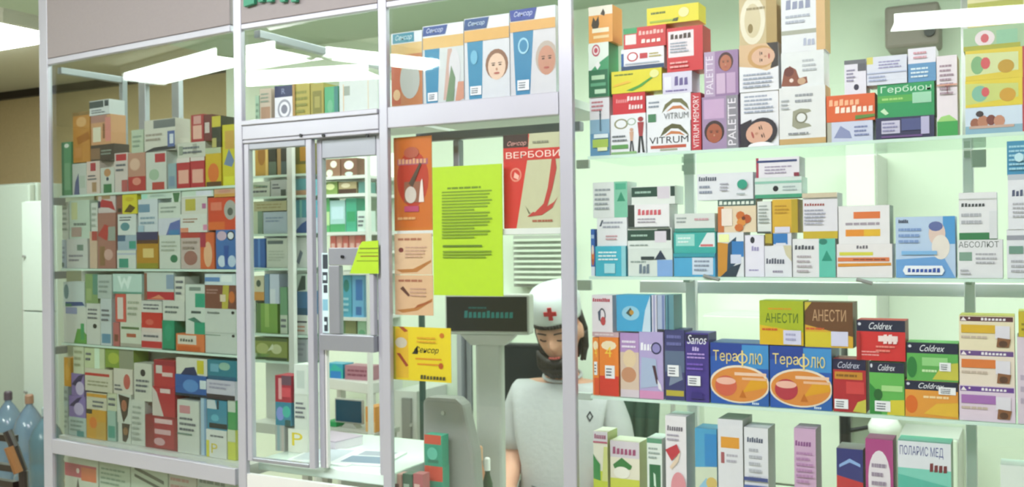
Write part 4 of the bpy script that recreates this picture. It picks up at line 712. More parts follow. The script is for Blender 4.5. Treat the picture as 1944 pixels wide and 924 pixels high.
sheet(822, 314, 954, 561, .012, '#b5d622', notice, 'large yellow-green printed notice taped inside the leaflet window', 'notice', 'notice')
sheet(956, 253, 1066, 427, .03, '#c3c2a0', [P([(.0,0),(.22,0),(.42,.72),(.46,1),(0,1)],'#cf2f26'),R(.0,.86,.44,1,'#3a221c'),TI('Сенсор',.06,.87,.42,.93,'#e3a49c'),R(0,.72,1,.84,'#c8322a'),T('ВЕРБОВИ',.05,.745,.98,.815,'#f3dcd2'),RING(.22,.57,.1,.075,'#e58a78','#cf2f26'),P([(.18,.54),(.2,.6),(.28,.56),(.26,.52)],'#efb6a8'),pepper(.62,.42,.75,'#b93a34'),P([(.38,.24),(.46,.16),(.44,.15)],'#4a4a2e'),L(.5,.05,.95,.1,1,'#a8604a'),L(.52,.88,.9,.93,1,'#8f8f78')], 'red and khaki poster with a chilli pepper on the ledge', 'poster', 'poster', z0=ZL+.0005)
twig = [P([(.04,.12),(.5,.18),(.98,.42),(.98,.36),(.6,.12),(.2,.05)],'#b3743a'),P([(.14,.66),(.22,.72),(.4,.5),(.36,.46)],'#5a3026'),P([(.5,.16),(.72,.24),(.98,.34),(.9,.36),(.6,.26)],'#a3562c'),L(.1,.8,.85,.92,1,'#a8674f'),L(.4,.45,.9,.7,3,'#c49a86')]
sheet(749, 443, 820, 521, .012, '#dcb896', [P([(.04,.12),(.5,.14),(.98,.36),(.98,.3),(.6,.06),(.2,.04)],'#b3743a'),E(.18,.6,.07,.06,'#7a3030',10),L(.1,.8,.85,.92,1,'#a8674f'),L(.3,.4,.9,.7,4,'#c9a08c')], 'beige leaflet with a small dark dot, upper of two', 'leaflet', 'leaflet', group='beige leaflets under the ledge')
sheet(750, 522, 822, 598, .012, '#d9b08c', twig, 'beige leaflet with a brown pod and twig, lower of two', 'leaflet', 'leaflet', group='beige leaflets under the ledge')
sheet(742, 621, 856, 723, .012, '#e2c81c', [R(0,0,.08,1,'#b9b22a'),R(.09,.04,.3,.96,'#dcae2c'),E(.18,.7,.1,.1,'#c9c0b0'),P([(.1,.5),(.16,.5),(.3,.28),(.26,.25)],'#9a3a20'),P([(.14,1),(.22,1),(.3,.92),(.24,.9)],'#a34a20'),P([(.36,.5),(.46,.66),(.4,.58),(.46,.5)],'#2a2618'),TI('Сенсор',.40,.50,.82,.64,'#1f1c14'),R(.42,.4,.85,.43,'#d98a1c'),R(.45,.3,.8,.33,'#d98a1c'),E(.86,.86,.04,.05,'#c9701c',8),E(.84,.3,.04,.06,'#b5541c',8),WD('Сенсорик',.5,.04,.92,.12,'#4a4420'),L(.45,.7,.8,.84,2,'#d9a01c')], 'bright yellow leaflet taped beside the grey display hood', 'leaflet', 'leaflet')
# slanted yellow-green tag on the hatch
xa, xb, xc = X(682, -.006), X(720, -.006), X(664, -.006)
m = MB(); za, zb = Z(692, 455, -.006), Z(692, 519, -.006)
m.prism([(xc, zb), (xb-.002, zb), (xb-.002, za-.002), (X(688, -.006), za-.004), (xa, Z(680, 468, -.006))], -.0075, -.006, lin('#a9cf2a'))
add_prints(m, [R(.35,.72,.98,.76,'#6f7f22'),R(.3,.6,.98,.63,'#7f9a22'),R(.38,.5,.98,.53,'#7f5a22'),R(.25,.36,.98,.39,'#7f9a22')], xc, zb, xb-xc, za-zb, -.0075)
setp(m.build('price_tag', CARD, attr=True), 'small slanted yellow-green tag stuck on the service hatch', 'tag')
# ------------------------------------------------------------------ left showcase goods
def bottle_prints(c): return c
wl = '#c9cdc6'; w2 = '#d3d6d2'; pk = '#d9c6bf'; mn = '#bfd6c8'
GR = 'boxes on the top shelf of the left showcase'; W = 'on top shelf of left showcase'
items = [
 (105,270,134,376,'#5c9a72',[R(0,0,.25,1,'#3f7a5c'),E(.55,.93,.25,.04,'#e9efe6',10),R(.3,.1,.9,.6,'#7fb08c')],'tall green carton by the corner post',{'depth':.05}),
 (136,310,163,376,'#c4c9c4',[P([(.1,0),(.5,0),(.45,.7),(.2,.4)],'#5a628c'),R(.5,.2,.9,.6,'#b3bfb4')],'pale carton with an indigo wedge'),
 (164,306,189,376,pk,[R(.3,.7,.7,.95,'#b03a4a'),R(.4,.05,.75,.35,'#a98a6a'),L(.1,.4,.8,.6,2)],'pinkish carton with a small red mark'),
 (190,318,216,374,wl,[R(.2,0,.8,.35,'#3f7a52'),E(.5,.8,.25,.16,'#b98a62'),E(.5,.55,.1,.08,'#3a3f5a',8)],'white carton with a face spot and green base'),
 (217,290,242,372,'#cfc4c0',[R(.1,.8,.9,.97,'#b8323f'),L(.1,.5,.9,.75,2),R(.55,.0,1,.3,'#b05a5c')],'white carton under a red label, by the pale gap'),
 (243,290,276,366,'#b98a78',[R(0,0,1,.38,'#b3363a'),E(.4,.7,.3,.16,'#d9b49f'),E(.5,.25,.25,.1,'#d98a7a')],'pinkish-brown carton with a dark red base'),
 (277,288,316,360,wl,[R(.45,.72,.95,.95,'#b3323f'),E(.4,.4,.25,.15,'#9fb8a0'),R(.3,.0,.9,.2,'#b3433f')],'white carton with a dark red label and a leaf'),
 (317,310,333,356,'#8fa9b0',[R(.1,.1,.8,.5,'#7a93a9')],'slim blue-grey carton'),
 (137,212,170,306,'#c0843a',[P([(.2,.5),(.9,.6),(1,.45),(.3,.35)],'#a9661e'),E(.5,.8,.3,.1,'#d9a870'),R(.1,.1,.5,.3,'#c98a4a'),R(0,.93,1,1,'#8a6a3a')],'orange-brown upright carton'),
 (171,274,216,306,'#4a3f3a',[R(0,.1,.4,.8,'#8a6a52'),L(.45,.3,.9,.7,2,'#8f9a8f')],'flat dark brown carton under the peach one'),
 (171,218,209,273,'#cf9a72',[R(0,.75,.8,1,'#b08078'),R(.1,.1,.5,.6,'#e0d9c4'),R(.72,.1,1,.9,'#d98a82'),R(.6,.2,.7,.7,'#8a5a3a')],'peach carton with a cream panel'),
 (169,190,208,217,'#d3d6da',[R(0,.5,.7,.95,'#39464c'),R(.75,.55,.95,.95,'#39424a'),L(.1,.1,.8,.4,2)],'white carton with a charcoal header, topmost'),
 (248,246,271,288,'#b9c6b2',[L(.1,.2,.9,.8,3,'#94a594')],'pale green-grey carton by the frame'),
 (272,226,331,284,'#cfccc2',[R(.3,.72,1,.98,'#6f7376'),P([(0,.0),(1,.02),(1,.15),(.3,.12)],'#3a3a40'),R(.75,.1,.98,.6,'#5a6aa0'),R(.82,.2,.94,.5,'#d3d6e0'),L(.05,.3,.6,.6,2,'#a39a90')],'wide pale carton with a grey header and blue corner'),
 (335,300,360,348,'#b5303a',[R(.12,.15,.9,.6,'#e0a898'),R(.0,.85,1,1,'#d9d0cc')],'red carton with a pink label, left of two'),
 (361,298,388,347,'#b5303a',[R(.12,.15,.9,.6,'#e0a898'),R(.0,.88,1,1,'#d9d0cc')],'red carton with a pink label, right of two'),
 (335,270,388,298,'#c9cabf',[R(.05,.2,.2,.8,'#8f9a8a'),R(.55,.2,.7,.9,'#a3a39a'),L(.2,.2,.9,.8,2)],'pale carton lying on the two red ones'),
 (389,280,419,342,'#cfae22',[E(.5,.35,.35,.25,'#d9722e'),R(.05,0,1,.12,'#5a3a1c'),R(0,.85,1,1,'#b9c2a0')],'yellow carton with an orange flame'),
 (420,236,445,342,'#d0c42c',[P([(.1,.35),(.5,.6),(.9,.4),(.7,.3)],'#6f86a9'),R(.2,.6,.9,.9,'#c9a04a'),R(.1,0,.9,.15,'#dcd93a')],'tall yellow carton with a blue bird shape'),
 (361,217,385,268,'#a9303a',[R(.15,.1,.85,.6,'#e0b0a0'),R(.2,.65,.8,.95,'#cf9a94')],'dark red carton with a pink panel, upper pair left'),
 (386,217,401,268,'#6f2f30',[R(.1,.3,.7,.7,'#cfc0bc')],'dark maroon carton, upper pair right'),
 (402,220,419,280,'#3a3a2c',[R(0,.65,1,1,'#c9b93a'),R(0,.0,.5,.3,'#b9b06a')],'black and yellow slim carton'),
]
shelf_row(LEFT, SHL[2], items, W, GR, d=.05, depth=.05, xmin=LXE+.006, xmax=-.024)
GR = 'boxes on the second shelf of the left showcase'; W = 'on second shelf of left showcase'
items = [
 (98,455,125,506,'#a9b6c2',[L(.1,.3,.9,.8,3,'#8390a0'),R(.1,.05,.6,.2,'#5f7a7a')],'bluish grey carton lowest by the corner post'),
 (98,384,129,454,'#c2c8be',[L(.1,.2,.9,.9,5,'#98a39a')],'pale carton stacked by the corner post'),
 (130,380,171,452,'#c0d2c4',[R(.1,.5,.4,.95,'#c9cf9f'),L(.2,.3,.9,.45,1,'#7a857f'),R(.1,.05,.6,.3,'#b09a92')],'mint-white carton with pinkish corner'),
 (126,453,166,507,'#c9ccc9',[R(.5,.6,.8,.8,'#6f8a80'),L(.1,.2,.8,.5,2,'#8f8f9a')],'white-grey carton under the mint one'),
 (172,385,184,438,'#d3d9d3',[L(.1,.1,.9,.9,4,'#a9b3aa')],'narrow white carton'),
 (167,439,184,505,'#cfb4a0',[R(.3,.75,1,1,'#b04a48')],'narrow peach carton with a red top'),
 (185,404,219,505,'#a5746a',[P([(.0,.6),(.4,.8),(.7,.75),(.5,.5)],'#b8403f'),R(.1,.05,.4,.4,'#8a6a4a'),E(.6,.25,.25,.1,'#c9a39a'),R(.6,.5,1,.75,'#9aa39a')],'brownish pink carton with a red splash'),
 (185,352,218,403,'#cfc2c2',[P([(0,.35),(.6,.3),(1,.1),(.8,.65),(.2,.8)],'#b3323f'),R(0,.3,.12,.7,'#3a3a5a'),R(.2,.8,.7,1,'#a98a6a')],'white carton with a red flash'),
 (219,350,231,404,'#8a5a50',[R(.2,.1,.8,.3,'#2a2a20')],'narrow brown carton'),
 (221,446,258,474,'#9fb3c4',[R(0,.6,.4,1,'#4a6a8a'),R(.6,.1,.95,.6,'#3f9a8a')],'blue-grey carton with a teal square'),
 (221,475,257,507,'#d0d8d2',[R(.1,.05,.6,.55,'#3a9480'),R(.0,.75,1,.85,'#b3bcd0')],'white carton with a teal block'),
 (222,406,257,445,'#d3dbda',[E(.4,.4,.25,.2,'#5a8f9a'),L(.1,.65,.9,.9,2)],'white carton with a teal oval'),
 (232,358,262,405,'#d6cc34',[P([(.1,.1),(.5,.5),(.9,.3),(.6,.05)],'#5a4a1c'),E(.5,.75,.3,.12,'#c9b42a')],'yellow carton with a dark squiggle'),
 (258,440,300,507,'#b5862a',[R(0,.78,1,1,'#3a3a62'),R(0,.68,1,.78,'#5a3a2a'),R(.3,.3,.8,.55,'#d9c07a'),R(0,0,1,.15,'#8f8a2a')],'gold carton with a navy header'),
 (259,378,298,439,'#cdd6de',[R(.0,.6,.6,.85,'#6f93ae'),L(.1,.2,.9,.5,2,'#8aa3b5'),R(0,0,.3,.2,'#a9c4d6')],'white carton with steel-blue bands'),
 (301,446,341,507,'#cdd4cb',[E(.7,.3,.18,.12,'#3a7a5a',12),L(.1,.5,.9,.85,3,'#a9b3a6')],'white carton with a dark green dot'),
 (299,414,341,445,'#ccd0de',[P([(.35,0),(1,0),(1,.9),(.55,.7)],'#5f6fae'),R(.5,0,.95,.3,'#3f7fb0')],'white carton with a violet-blue corner'),
 (299,384,341,413,'#d0dad0',[L(.1,.3,.9,.8,2,'#9aa8a0')],'plain white carton over the blue-corner one'),
 (266,351,324,377,'#c9ddd2',[P([(.0,.1),(.2,.1),(.2,.9),(0,.9)],'#a9e0cf'),L(.3,.3,.9,.7,2,'#94a8a0')],'mint-white carton high on the left pile'),
 (325,352,343,383,'#d9e3dc',[P([(.1,.9),(.95,.9),(.75,0),(.3,0)],'#4a7a52')],'white carton with a green cup shape'),
 (344,346,404,372,'#c9ddce',[R(.45,.2,.95,.9,'#d9dcea'),R(0,.0,1,.2,'#dfe6df')],'wide mint carton with a white label'),
 (342,441,379,507,'#c0b0aa',[R(0,.85,1,1,'#b3423a'),E(.5,.3,.35,.2,'#9a6a62'),L(.1,.5,.9,.8,2,'#9a8a80')],'greyish red carton'),
 (342,406,393,440,'#d6dad4',[R(0,0,.3,.25,'#d98f74'),R(.85,.1,1,.4,'#d98fb0'),L(.1,.5,.7,.8,2,'#b08a7a')],'white carton with pink corners'),
 (342,374,392,405,'#d3d3c9',[R(.15,.2,.55,.9,'#b9b04a'),R(.8,.3,.95,.6,'#b56a9a')],'white carton with an olive square'),
 (380,441,407,507,'#d0643a',[E(.55,.4,.3,.35,'#e0b08a'),R(0,.6,.4,1,'#a93048')],'orange and crimson carton with a figure'),
 (408,436,446,507,'#3f6fb0',[RING(.75,.85,.2,.12,'#20242c','#dfe3ea'),E(.3,.85,.25,.12,'#c9b0c4'),E(.3,.2,.2,.15,'#c9d9ea'),E(.8,.2,.2,.15,'#b9cde4'),P([(.45,.1),(.6,.1),(.65,.6),(.4,.6)],'#2a52a0')],'blue carton with white round shapes'),
 (393,374,446,435,'#cf4a2e',[E(.8,.6,.22,.3,'#a9aaa4'),E(.8,.55,.1,.12,'#5a5f58'),R(.0,.0,.6,.25,'#d96a32'),R(.1,.6,.5,.85,'#dd7a62')],'red-orange carton with a grey medallion'),
 (406,344,446,373,'#d2a582',[R(0,0,1,.4,'#d09a4a'),E(.5,.7,.3,.2,'#c98f80')],'peach-orange carton topmost by the post'),
]
shelf_row(LEFT, SHL[0], items, W, GR, zmax=SHL[2]-.008, d=.05, depth=.05, xmin=LXE+.006, xmax=-.024)
GR = 'boxes on the third shelf of the left showcase'; W = 'on third shelf of left showcase'
items = [
 (98,590,118,652,'#9aa8b2',[L(.1,.1,.9,.9,4,'#6f8090')],'bluish carton lowest by the corner post'),
 (98,520,116,589,'#a3b5b5',[L(.1,.1,.9,.9,4,'#7f9494')],'grey-teal carton by the corner post'),
 (119,582,163,656,'#ced3cc',[R(.1,.8,.6,.98,'#8f9ac0'),P([(.45,.0),(1,0),(1,.25),(.8,.4),(.6,.4)],'#5fa04a'),R(.75,.1,.9,.55,'#3f9a62')],'white carton with a green foot'),
 (117,535,159,581,'#c6d4d3',[P([(.1,0),(1,.05),(.9,.2),(.1,.18)],'#2f4f8a'),E(.15,.6,.12,.3,'#6f8f94'),R(.1,.0,.4,.12,'#3a7a62')],'white carton with a deep blue underline'),
 (160,520,184,575,'#83a06a',[R(.6,.3,1,1,'#5a9080'),R(.1,.1,.5,.5,'#9ab07a')],'olive green carton'),
 (185,521,212,566,'#b3c0bc',[L(.1,.2,.9,.8,3,'#8a9a98')],'grey-white carton'),
 (164,576,190,657,'#ccd0ca',[E(.6,.45,.15,.06,'#24302e',10),L(.1,.6,.9,.9,3)],'white carton with a black dot'),
 (191,567,212,660,'#c2ccd0',[R(.1,.05,.9,.25,'#5f8fae'),L(.1,.5,.9,.8,3)],'white carton with a blue foot'),
 (213,520,268,557,'#bcd9d2',[P([(.15,.9),(.3,.2),(.4,.6),(.52,.2),(.66,.9),(.54,.9),(.48,.6),(.4,.85),(.3,.55),(.26,.9)],'#dff2ee'),R(0,.0,1,.1,'#5f9a8a')],'mint carton with a white zigzag'),
 (214,612,226,662,'#b86a6a',[R(.2,.2,.8,.5,'#7a4a3a')],'narrow reddish carton'),
 (217,558,237,611,'#cf5a52',[R(.2,.1,.75,.88,'#d9cfca')],'white carton framed in red'),
 (238,558,267,600,'#cfd0c4',[L(.1,.2,.9,.8,3,'#a3ab9a')],'white carton beside the red-framed one'),
 (227,612,267,664,'#cdd3c4',[R(.05,.72,.9,.82,'#5f7a52'),R(.3,.4,.75,.55,'#b0604a'),R(0,.0,1,.15,'#a9a79a')],'white carton with green and russet lines'),
 (268,630,307,668,'#d6cdca',[R(0,.05,1,.45,'#bd3038'),L(.1,.6,.9,.9,1)],'white carton with a red lower band'),
 (268,593,307,629,'#c5302f',[R(0,0,1,.2,'#d9c9c4'),E(.4,.5,.2,.15,'#d9665a')],'bright red carton'),
 (268,571,307,592,'#cfd2cc',[L(.1,.2,.9,.8,2)],'flat white carton between red ones'),
 (272,512,329,570,'#c3cfca',[R(0,.02,1,.3,'#b8283a'),R(.0,.0,.1,.95,'#8a5a4a'),P([(.2,.05),(.5,.2),(.7,.05)],'#d98a6a'),R(.75,.4,1,.9,'#8aa0b8')],'white carton with a crimson base band'),
 (308,608,331,669,'#1f8f6c',[R(0,.0,1,.05,'#14604a'),E(.5,.6,.3,.3,'#2a9a78')],'teal green carton'),
 (308,571,349,607,'#cfd4cc',[L(.1,.3,.8,.8,2,'#6f7a7a')],'white carton above the teal one'),
 (333,634,387,673,'#d97a48',[R(.06,.4,.72,.92,'#d9d2c4'),WD('ТЕНЗО',.14,.55,.62,.72,'#5a625a'),R(.06,.05,.85,.3,'#c9602e')],'orange-framed white carton'),
 (350,588,387,633,'#cdd8d0',[R(.45,.0,1,.5,'#2a9a78'),P([(.1,.6),(.45,.7),(.9,.45),(.4,.5)],'#3f7a6a'),R(.3,.85,.8,.95,'#4a5a5a')],'white carton with a teal block, lower of two'),
 (350,540,387,587,'#cdd8d0',[R(.5,.1,1,.65,'#2f9f80'),R(.2,.75,.8,.9,'#7f8f88')],'white carton with a teal block, upper of two'),
 (330,525,349,570,'#d3d6cc',[L(.1,.2,.9,.9,3)],'slim cream carton'),
 (388,632,446,676,'#c6cec8',[E(.92,.88,.05,.07,'#16161c',10),R(0,.86,.5,.9,'#6f8a7a')],'wide plain pale carton with a black dot, lower'),
 (388,586,446,631,'#c9d0ca',[E(.92,.85,.05,.07,'#16161c',10),WD('МЕДОВЕНТ',.08,.78,.5,.88,'#5f6a68')],'wide plain pale carton with a black dot, upper'),
 (388,541,446,585,'#7a4a3e',[P([(.55,0),(.75,0),(.8,1),(.6,1)],'#b9b04a'),R(.5,.3,.68,.6,'#d9c9b0'),E(.88,.5,.1,.25,'#c9703a'),L(.05,.6,.5,.85,2,'#b08a80')],'brown picture carton with a green leaf'),
 (388,520,446,540,'#cfdde2',[R(0,.3,.5,.7,'#5f8ac0'),R(.55,.3,.9,.9,'#e6f0ee')],'flat white and blue carton under the shelf'),
]
shelf_row(LEFT, SHL[1], items, W, GR, zmax=SHL[0]-.008, d=.05, depth=.05, xmin=LXE+.006, xmax=-.024)
GR = 'boxes on the bottom deck of the left showcase'; W = 'on bottom deck of left showcase'
items = [
 (103,770,129,831,'#a9b8b0',[L(.1,.2,.9,.9,4,'#7f918a')],'greyish carton lowest by the corner post'),
 (103,732,129,769,'#9fb0b0',[L(.1,.2,.9,.9,2,'#7a8c8c')],'grey carton under the amber one'),
 (104,678,137,731,'#d0962a',[E(.5,.5,.3,.3,'#dba84a'),R(.6,.7,1,1,'#c9a04a')],'amber yellow carton'),
 (130,792,163,836,'#b5c8c2',[L(.1,.2,.9,.9,3,'#8aa098'),R(.5,.0,.9,.3,'#4a8a8a')],'pale mint carton below the purple pair'),
 (130,752,163,791,'#8a78b8',[P([(0,.5),(.5,.9),(.8,1),(.4,.5)],'#2f2a5f'),E(.6,.4,.3,.3,'#c3b6de')],'purple and white carton, lower of two'),
 (130,709,163,751,'#8a78b8',[P([(0,.5),(.5,.9),(.9,1),(.5,.4)],'#2f2a5f'),E(.6,.35,.3,.3,'#cabfe2'),R(.9,0,1,1,'#4a3a6a')],'purple and white carton, upper of two'),
 (138,656,158,708,'#ccd4b8',[L(.1,.2,.9,.9,3,'#a3ab8a')],'cream carton near the corner post'),
 (164,778,201,844,'#d09a2e',[R(.5,.0,1,.6,'#c9a04a'),E(.35,.55,.2,.2,'#dd7a2a'),R(0,.85,.3,1,'#3a3a20')],'orange-yellow picture carton'),
 (160,746,201,777,'#cfcdb8',[R(0,.75,1,.95,'#d09a3a'),L(.3,.1,.9,.6,2)],'cream carton with an orange top line'),
 (160,700,213,745,'#cfccb9',[R(.0,.68,.9,.8,'#bf3a3a'),L(.1,.2,.9,.5,2,'#9a9a80')],'cream carton with a red title line'),
 (159,660,197,699,'#c3cfa8',[R(.5,.0,.75,1,'#d6efd9'),L(.05,.3,.4,.8,2)],'pale green carton with a light stripe'),
 (202,780,222,848,'#9fbfb4',[R(.1,.1,.9,.5,'#4a9a8a')],'slim green-grey carton'),
 (202,746,222,779,'#c9cfb4',[L(.1,.2,.9,.8,2)],'small cream carton'),
 (223,803,247,853,'#ccd2c9',[P([(.3,.98),(.95,.98),(.8,.3),(.6,.05),(.35,.1)],'#3f342f'),E(.6,.6,.2,.2,'#8f6a4a')],'white carton with a dark diamond portrait, lower'),
 (214,748,247,802,'#ccd2c9',[P([(.1,.98),(.9,.9),(.75,.3),(.45,.0),(.3,.3)],'#3f342f'),E(.5,.6,.2,.2,'#a86a52')],'white carton with a dark diamond portrait, upper'),
 (214,700,250,747,'#d3cfc4',[E(.7,.5,.18,.3,'#c0605a'),L(.05,.1,.5,.4,2)],'white carton with a reddish figure'),
 (198,662,252,699,'#7f9a3f',[R(.5,0,1,1,'#8f9480'),E(.3,.5,.2,.3,'#a9b84a')],'green and grey carton high in the pile'),
 (248,760,274,858,'#cdd2ca',[L(.1,.1,.8,.9,7,'#a3aba3')],'tall white carton with fine lines'),
 (253,690,287,759,'#d0d2c6',[E(.5,.75,.15,.1,'#33333a',8),L(.1,.2,.9,.6,3)],'white carton with a small dark mark'),
 (275,790,336,866,'#8a1c2e',[R(.28,.05,.9,.95,'#a82a3c'),R(.3,.78,.85,.92,'#d9b8bc'),R(.3,.45,.8,.6,'#d3a9b0'),E(.45,.22,.18,.12,'#cfa3aa',10)],'large dark red carton with white labels'),
 (288,735,331,789,'#b3293a',[P([(0,0),(.5,0),(.2,.8),(0,1)],'#cfc6c0'),R(.35,.8,.8,.95,'#e0c9c9')],'red and white carton on the dark red one'),
 (290,684,330,734,'#b8343f',[R(0,.8,1,.98,'#9a2a3c'),R(.1,.5,.4,.8,'#d3cac6'),R(.4,.4,.9,.55,'#e0c3c0')],'red carton topmost in the red pile'),
 (337,760,378,872,'#cfd4cd',[R(.1,.75,.6,.9,'#c98a94'),L(.1,.4,.9,.7,3),R(0,.35,.7,.38,'#6f8a80')],'tall white carton with a pink line'),
 (379,755,391,873,'#a9c4d9',[R(.6,0,1,1,'#6f9ac0')],'thin light-blue carton'),
 (332,712,391,754,'#2f5fa8',[E(.5,.5,.25,.3,'#5a8fd0'),R(0,0,1,.12,'#1a2a3f'),R(.8,.4,1,.8,'#d3dfe6')],'royal blue carton'),
 (332,680,391,711,'#d6d8cc',[P([(.15,0),(.7,.0),(.6,.5),(.3,.4)],'#2a3560'),R(.68,.1,.9,.9,'#d0c63a')],'white carton with navy and yellow'),
 (390,816,430,888,'#d9dcd9',[R(0,0,.15,.6,'#d9d23a'),T('P',.25,.15,.55,.5,'#d9c42a'),L(.2,.7,.9,.85,1)],'white carton with a yellow initial'),
 (431,816,446,890,'#c9cf4a',[R(0,.6,1,1,'#cdd6b8')],'yellow-green narrow carton by the post'),
 (392,760,430,815,'#3a8aa8',[R(.1,.05,1,.22,'#14202c'),P([(.0,.7),(.5,.7),(.4,1),(0,1)],'#c9d3da'),R(.5,.7,.6,1,'#2a3a4a'),E(.4,.4,.2,.12,'#5fb0c9')],'teal-blue carton with a black band'),
 (431,760,446,815,'#3f9a5a',[R(0,.6,1,1,'#c6d0c4')],'green narrow carton by the post'),
 (392,722,446,759,'#c9c6d6',[R(0,0,1,.25,'#3a2f3a'),L(.1,.5,.9,.9,2,'#a3a0b8')],'lilac-white carton with a dark foot'),
 (392,684,446,721,'#2f7f94',[E(.6,.7,.2,.2,'#8fb8a9'),R(0,.0,1,.2,'#2a5f80'),R(.1,.4,.4,.8,'#6fa9c0')],'teal carton topmost by the post'),
]
shelf_row(LEFT, ZB, items, W, GR, zmax=SHL[1]-.008, d=.05, depth=.05, xmin=LXE+.006, xmax=-.024)
GR = 'boxes in the lowest visible bay of the left showcase'; W = 'in lowest bay of left showcase'
items = [
 (108,868,186,960,'#c9d0c6',[R(0,.55,.95,.85,'#c02f5a'),R(.5,.5,.95,.8,'#d9663a'),P([(.35,.3),(.45,.3),(.4,.55)],'#2a2a30'),E(.4,.7,.05,.06,'#f0d9e0',8)],'wide pale carton with a magenta band'),
 (188,880,246,970,'#bfcdbf',[L(.05,.5,.9,.9,4,'#7f9a8a')],'pale green carton beside the magenta-banded one'),
 (248,884,318,980,'#c0ccc0',[P([(.1,.95),(.9,.75),(.9,.68),(.1,.88)],'#2f3f34'),P([(.1,.8),(.9,.6),(.9,.54),(.1,.74)],'#2f3f34')],'pale carton with two dark slanting stripes'),
 (320,896,372,985,'#c9c3c0',[L(.05,.5,.9,.9,3,'#c08a8a')],'pinkish white carton'),
 (374,900,446,990,'#c3ccca',[L(.05,.5,.9,.9,3,'#6f7f80')],'grey-white carton nearest the post'),
]
shelf_row(LEFT, .75, items, W, GR, d=.05, depth=.05, xmin=LXE+.006, xmax=-.024)

# ------------------------------------------------------------------ rack seen through the service window
rk = empty('display_rack', (0, 0, 0)); setp(rk, 'glass-shelved rack of medicines seen through the left sash', 'rack')
RD = .42
ra, rb = X(474, RD), X(587, RD)
lv = [Z(530, y, RD) for y in (332, 372, 443, 508, 633, 684)]
for z in lv:
    MB().box(ra, RD-.01, z-.007, rb, RD+.062, z-.0005).build('glass_shelf', SHELFG, rk)
    MB().box(ra, RD-.0125, z-.0075, rb, RD-.0105, z-.0005).build('shelf_edge', EDGE, rk)
MB().box(ra, RD+.064, CZ, rb, RD+.07, Z(530, 270, RD)).build('back_panel', WHITE, rk)
MB().box(X(546, RD-.03), RD-.03, CZ+.001, X(556, RD-.03), RD-.015, Z(550, 264, RD-.03)).build('upright', WHITE, rk)
MB().box(ra, RD-.01, CZ-.03, rb, RD+.062, CZ+.0).build('bottom_board', WHITE, rk)
W = 'in rack behind the left sash'; GR = 'boxes in the rack behind the left sash'
o_ = {'depth': .05}
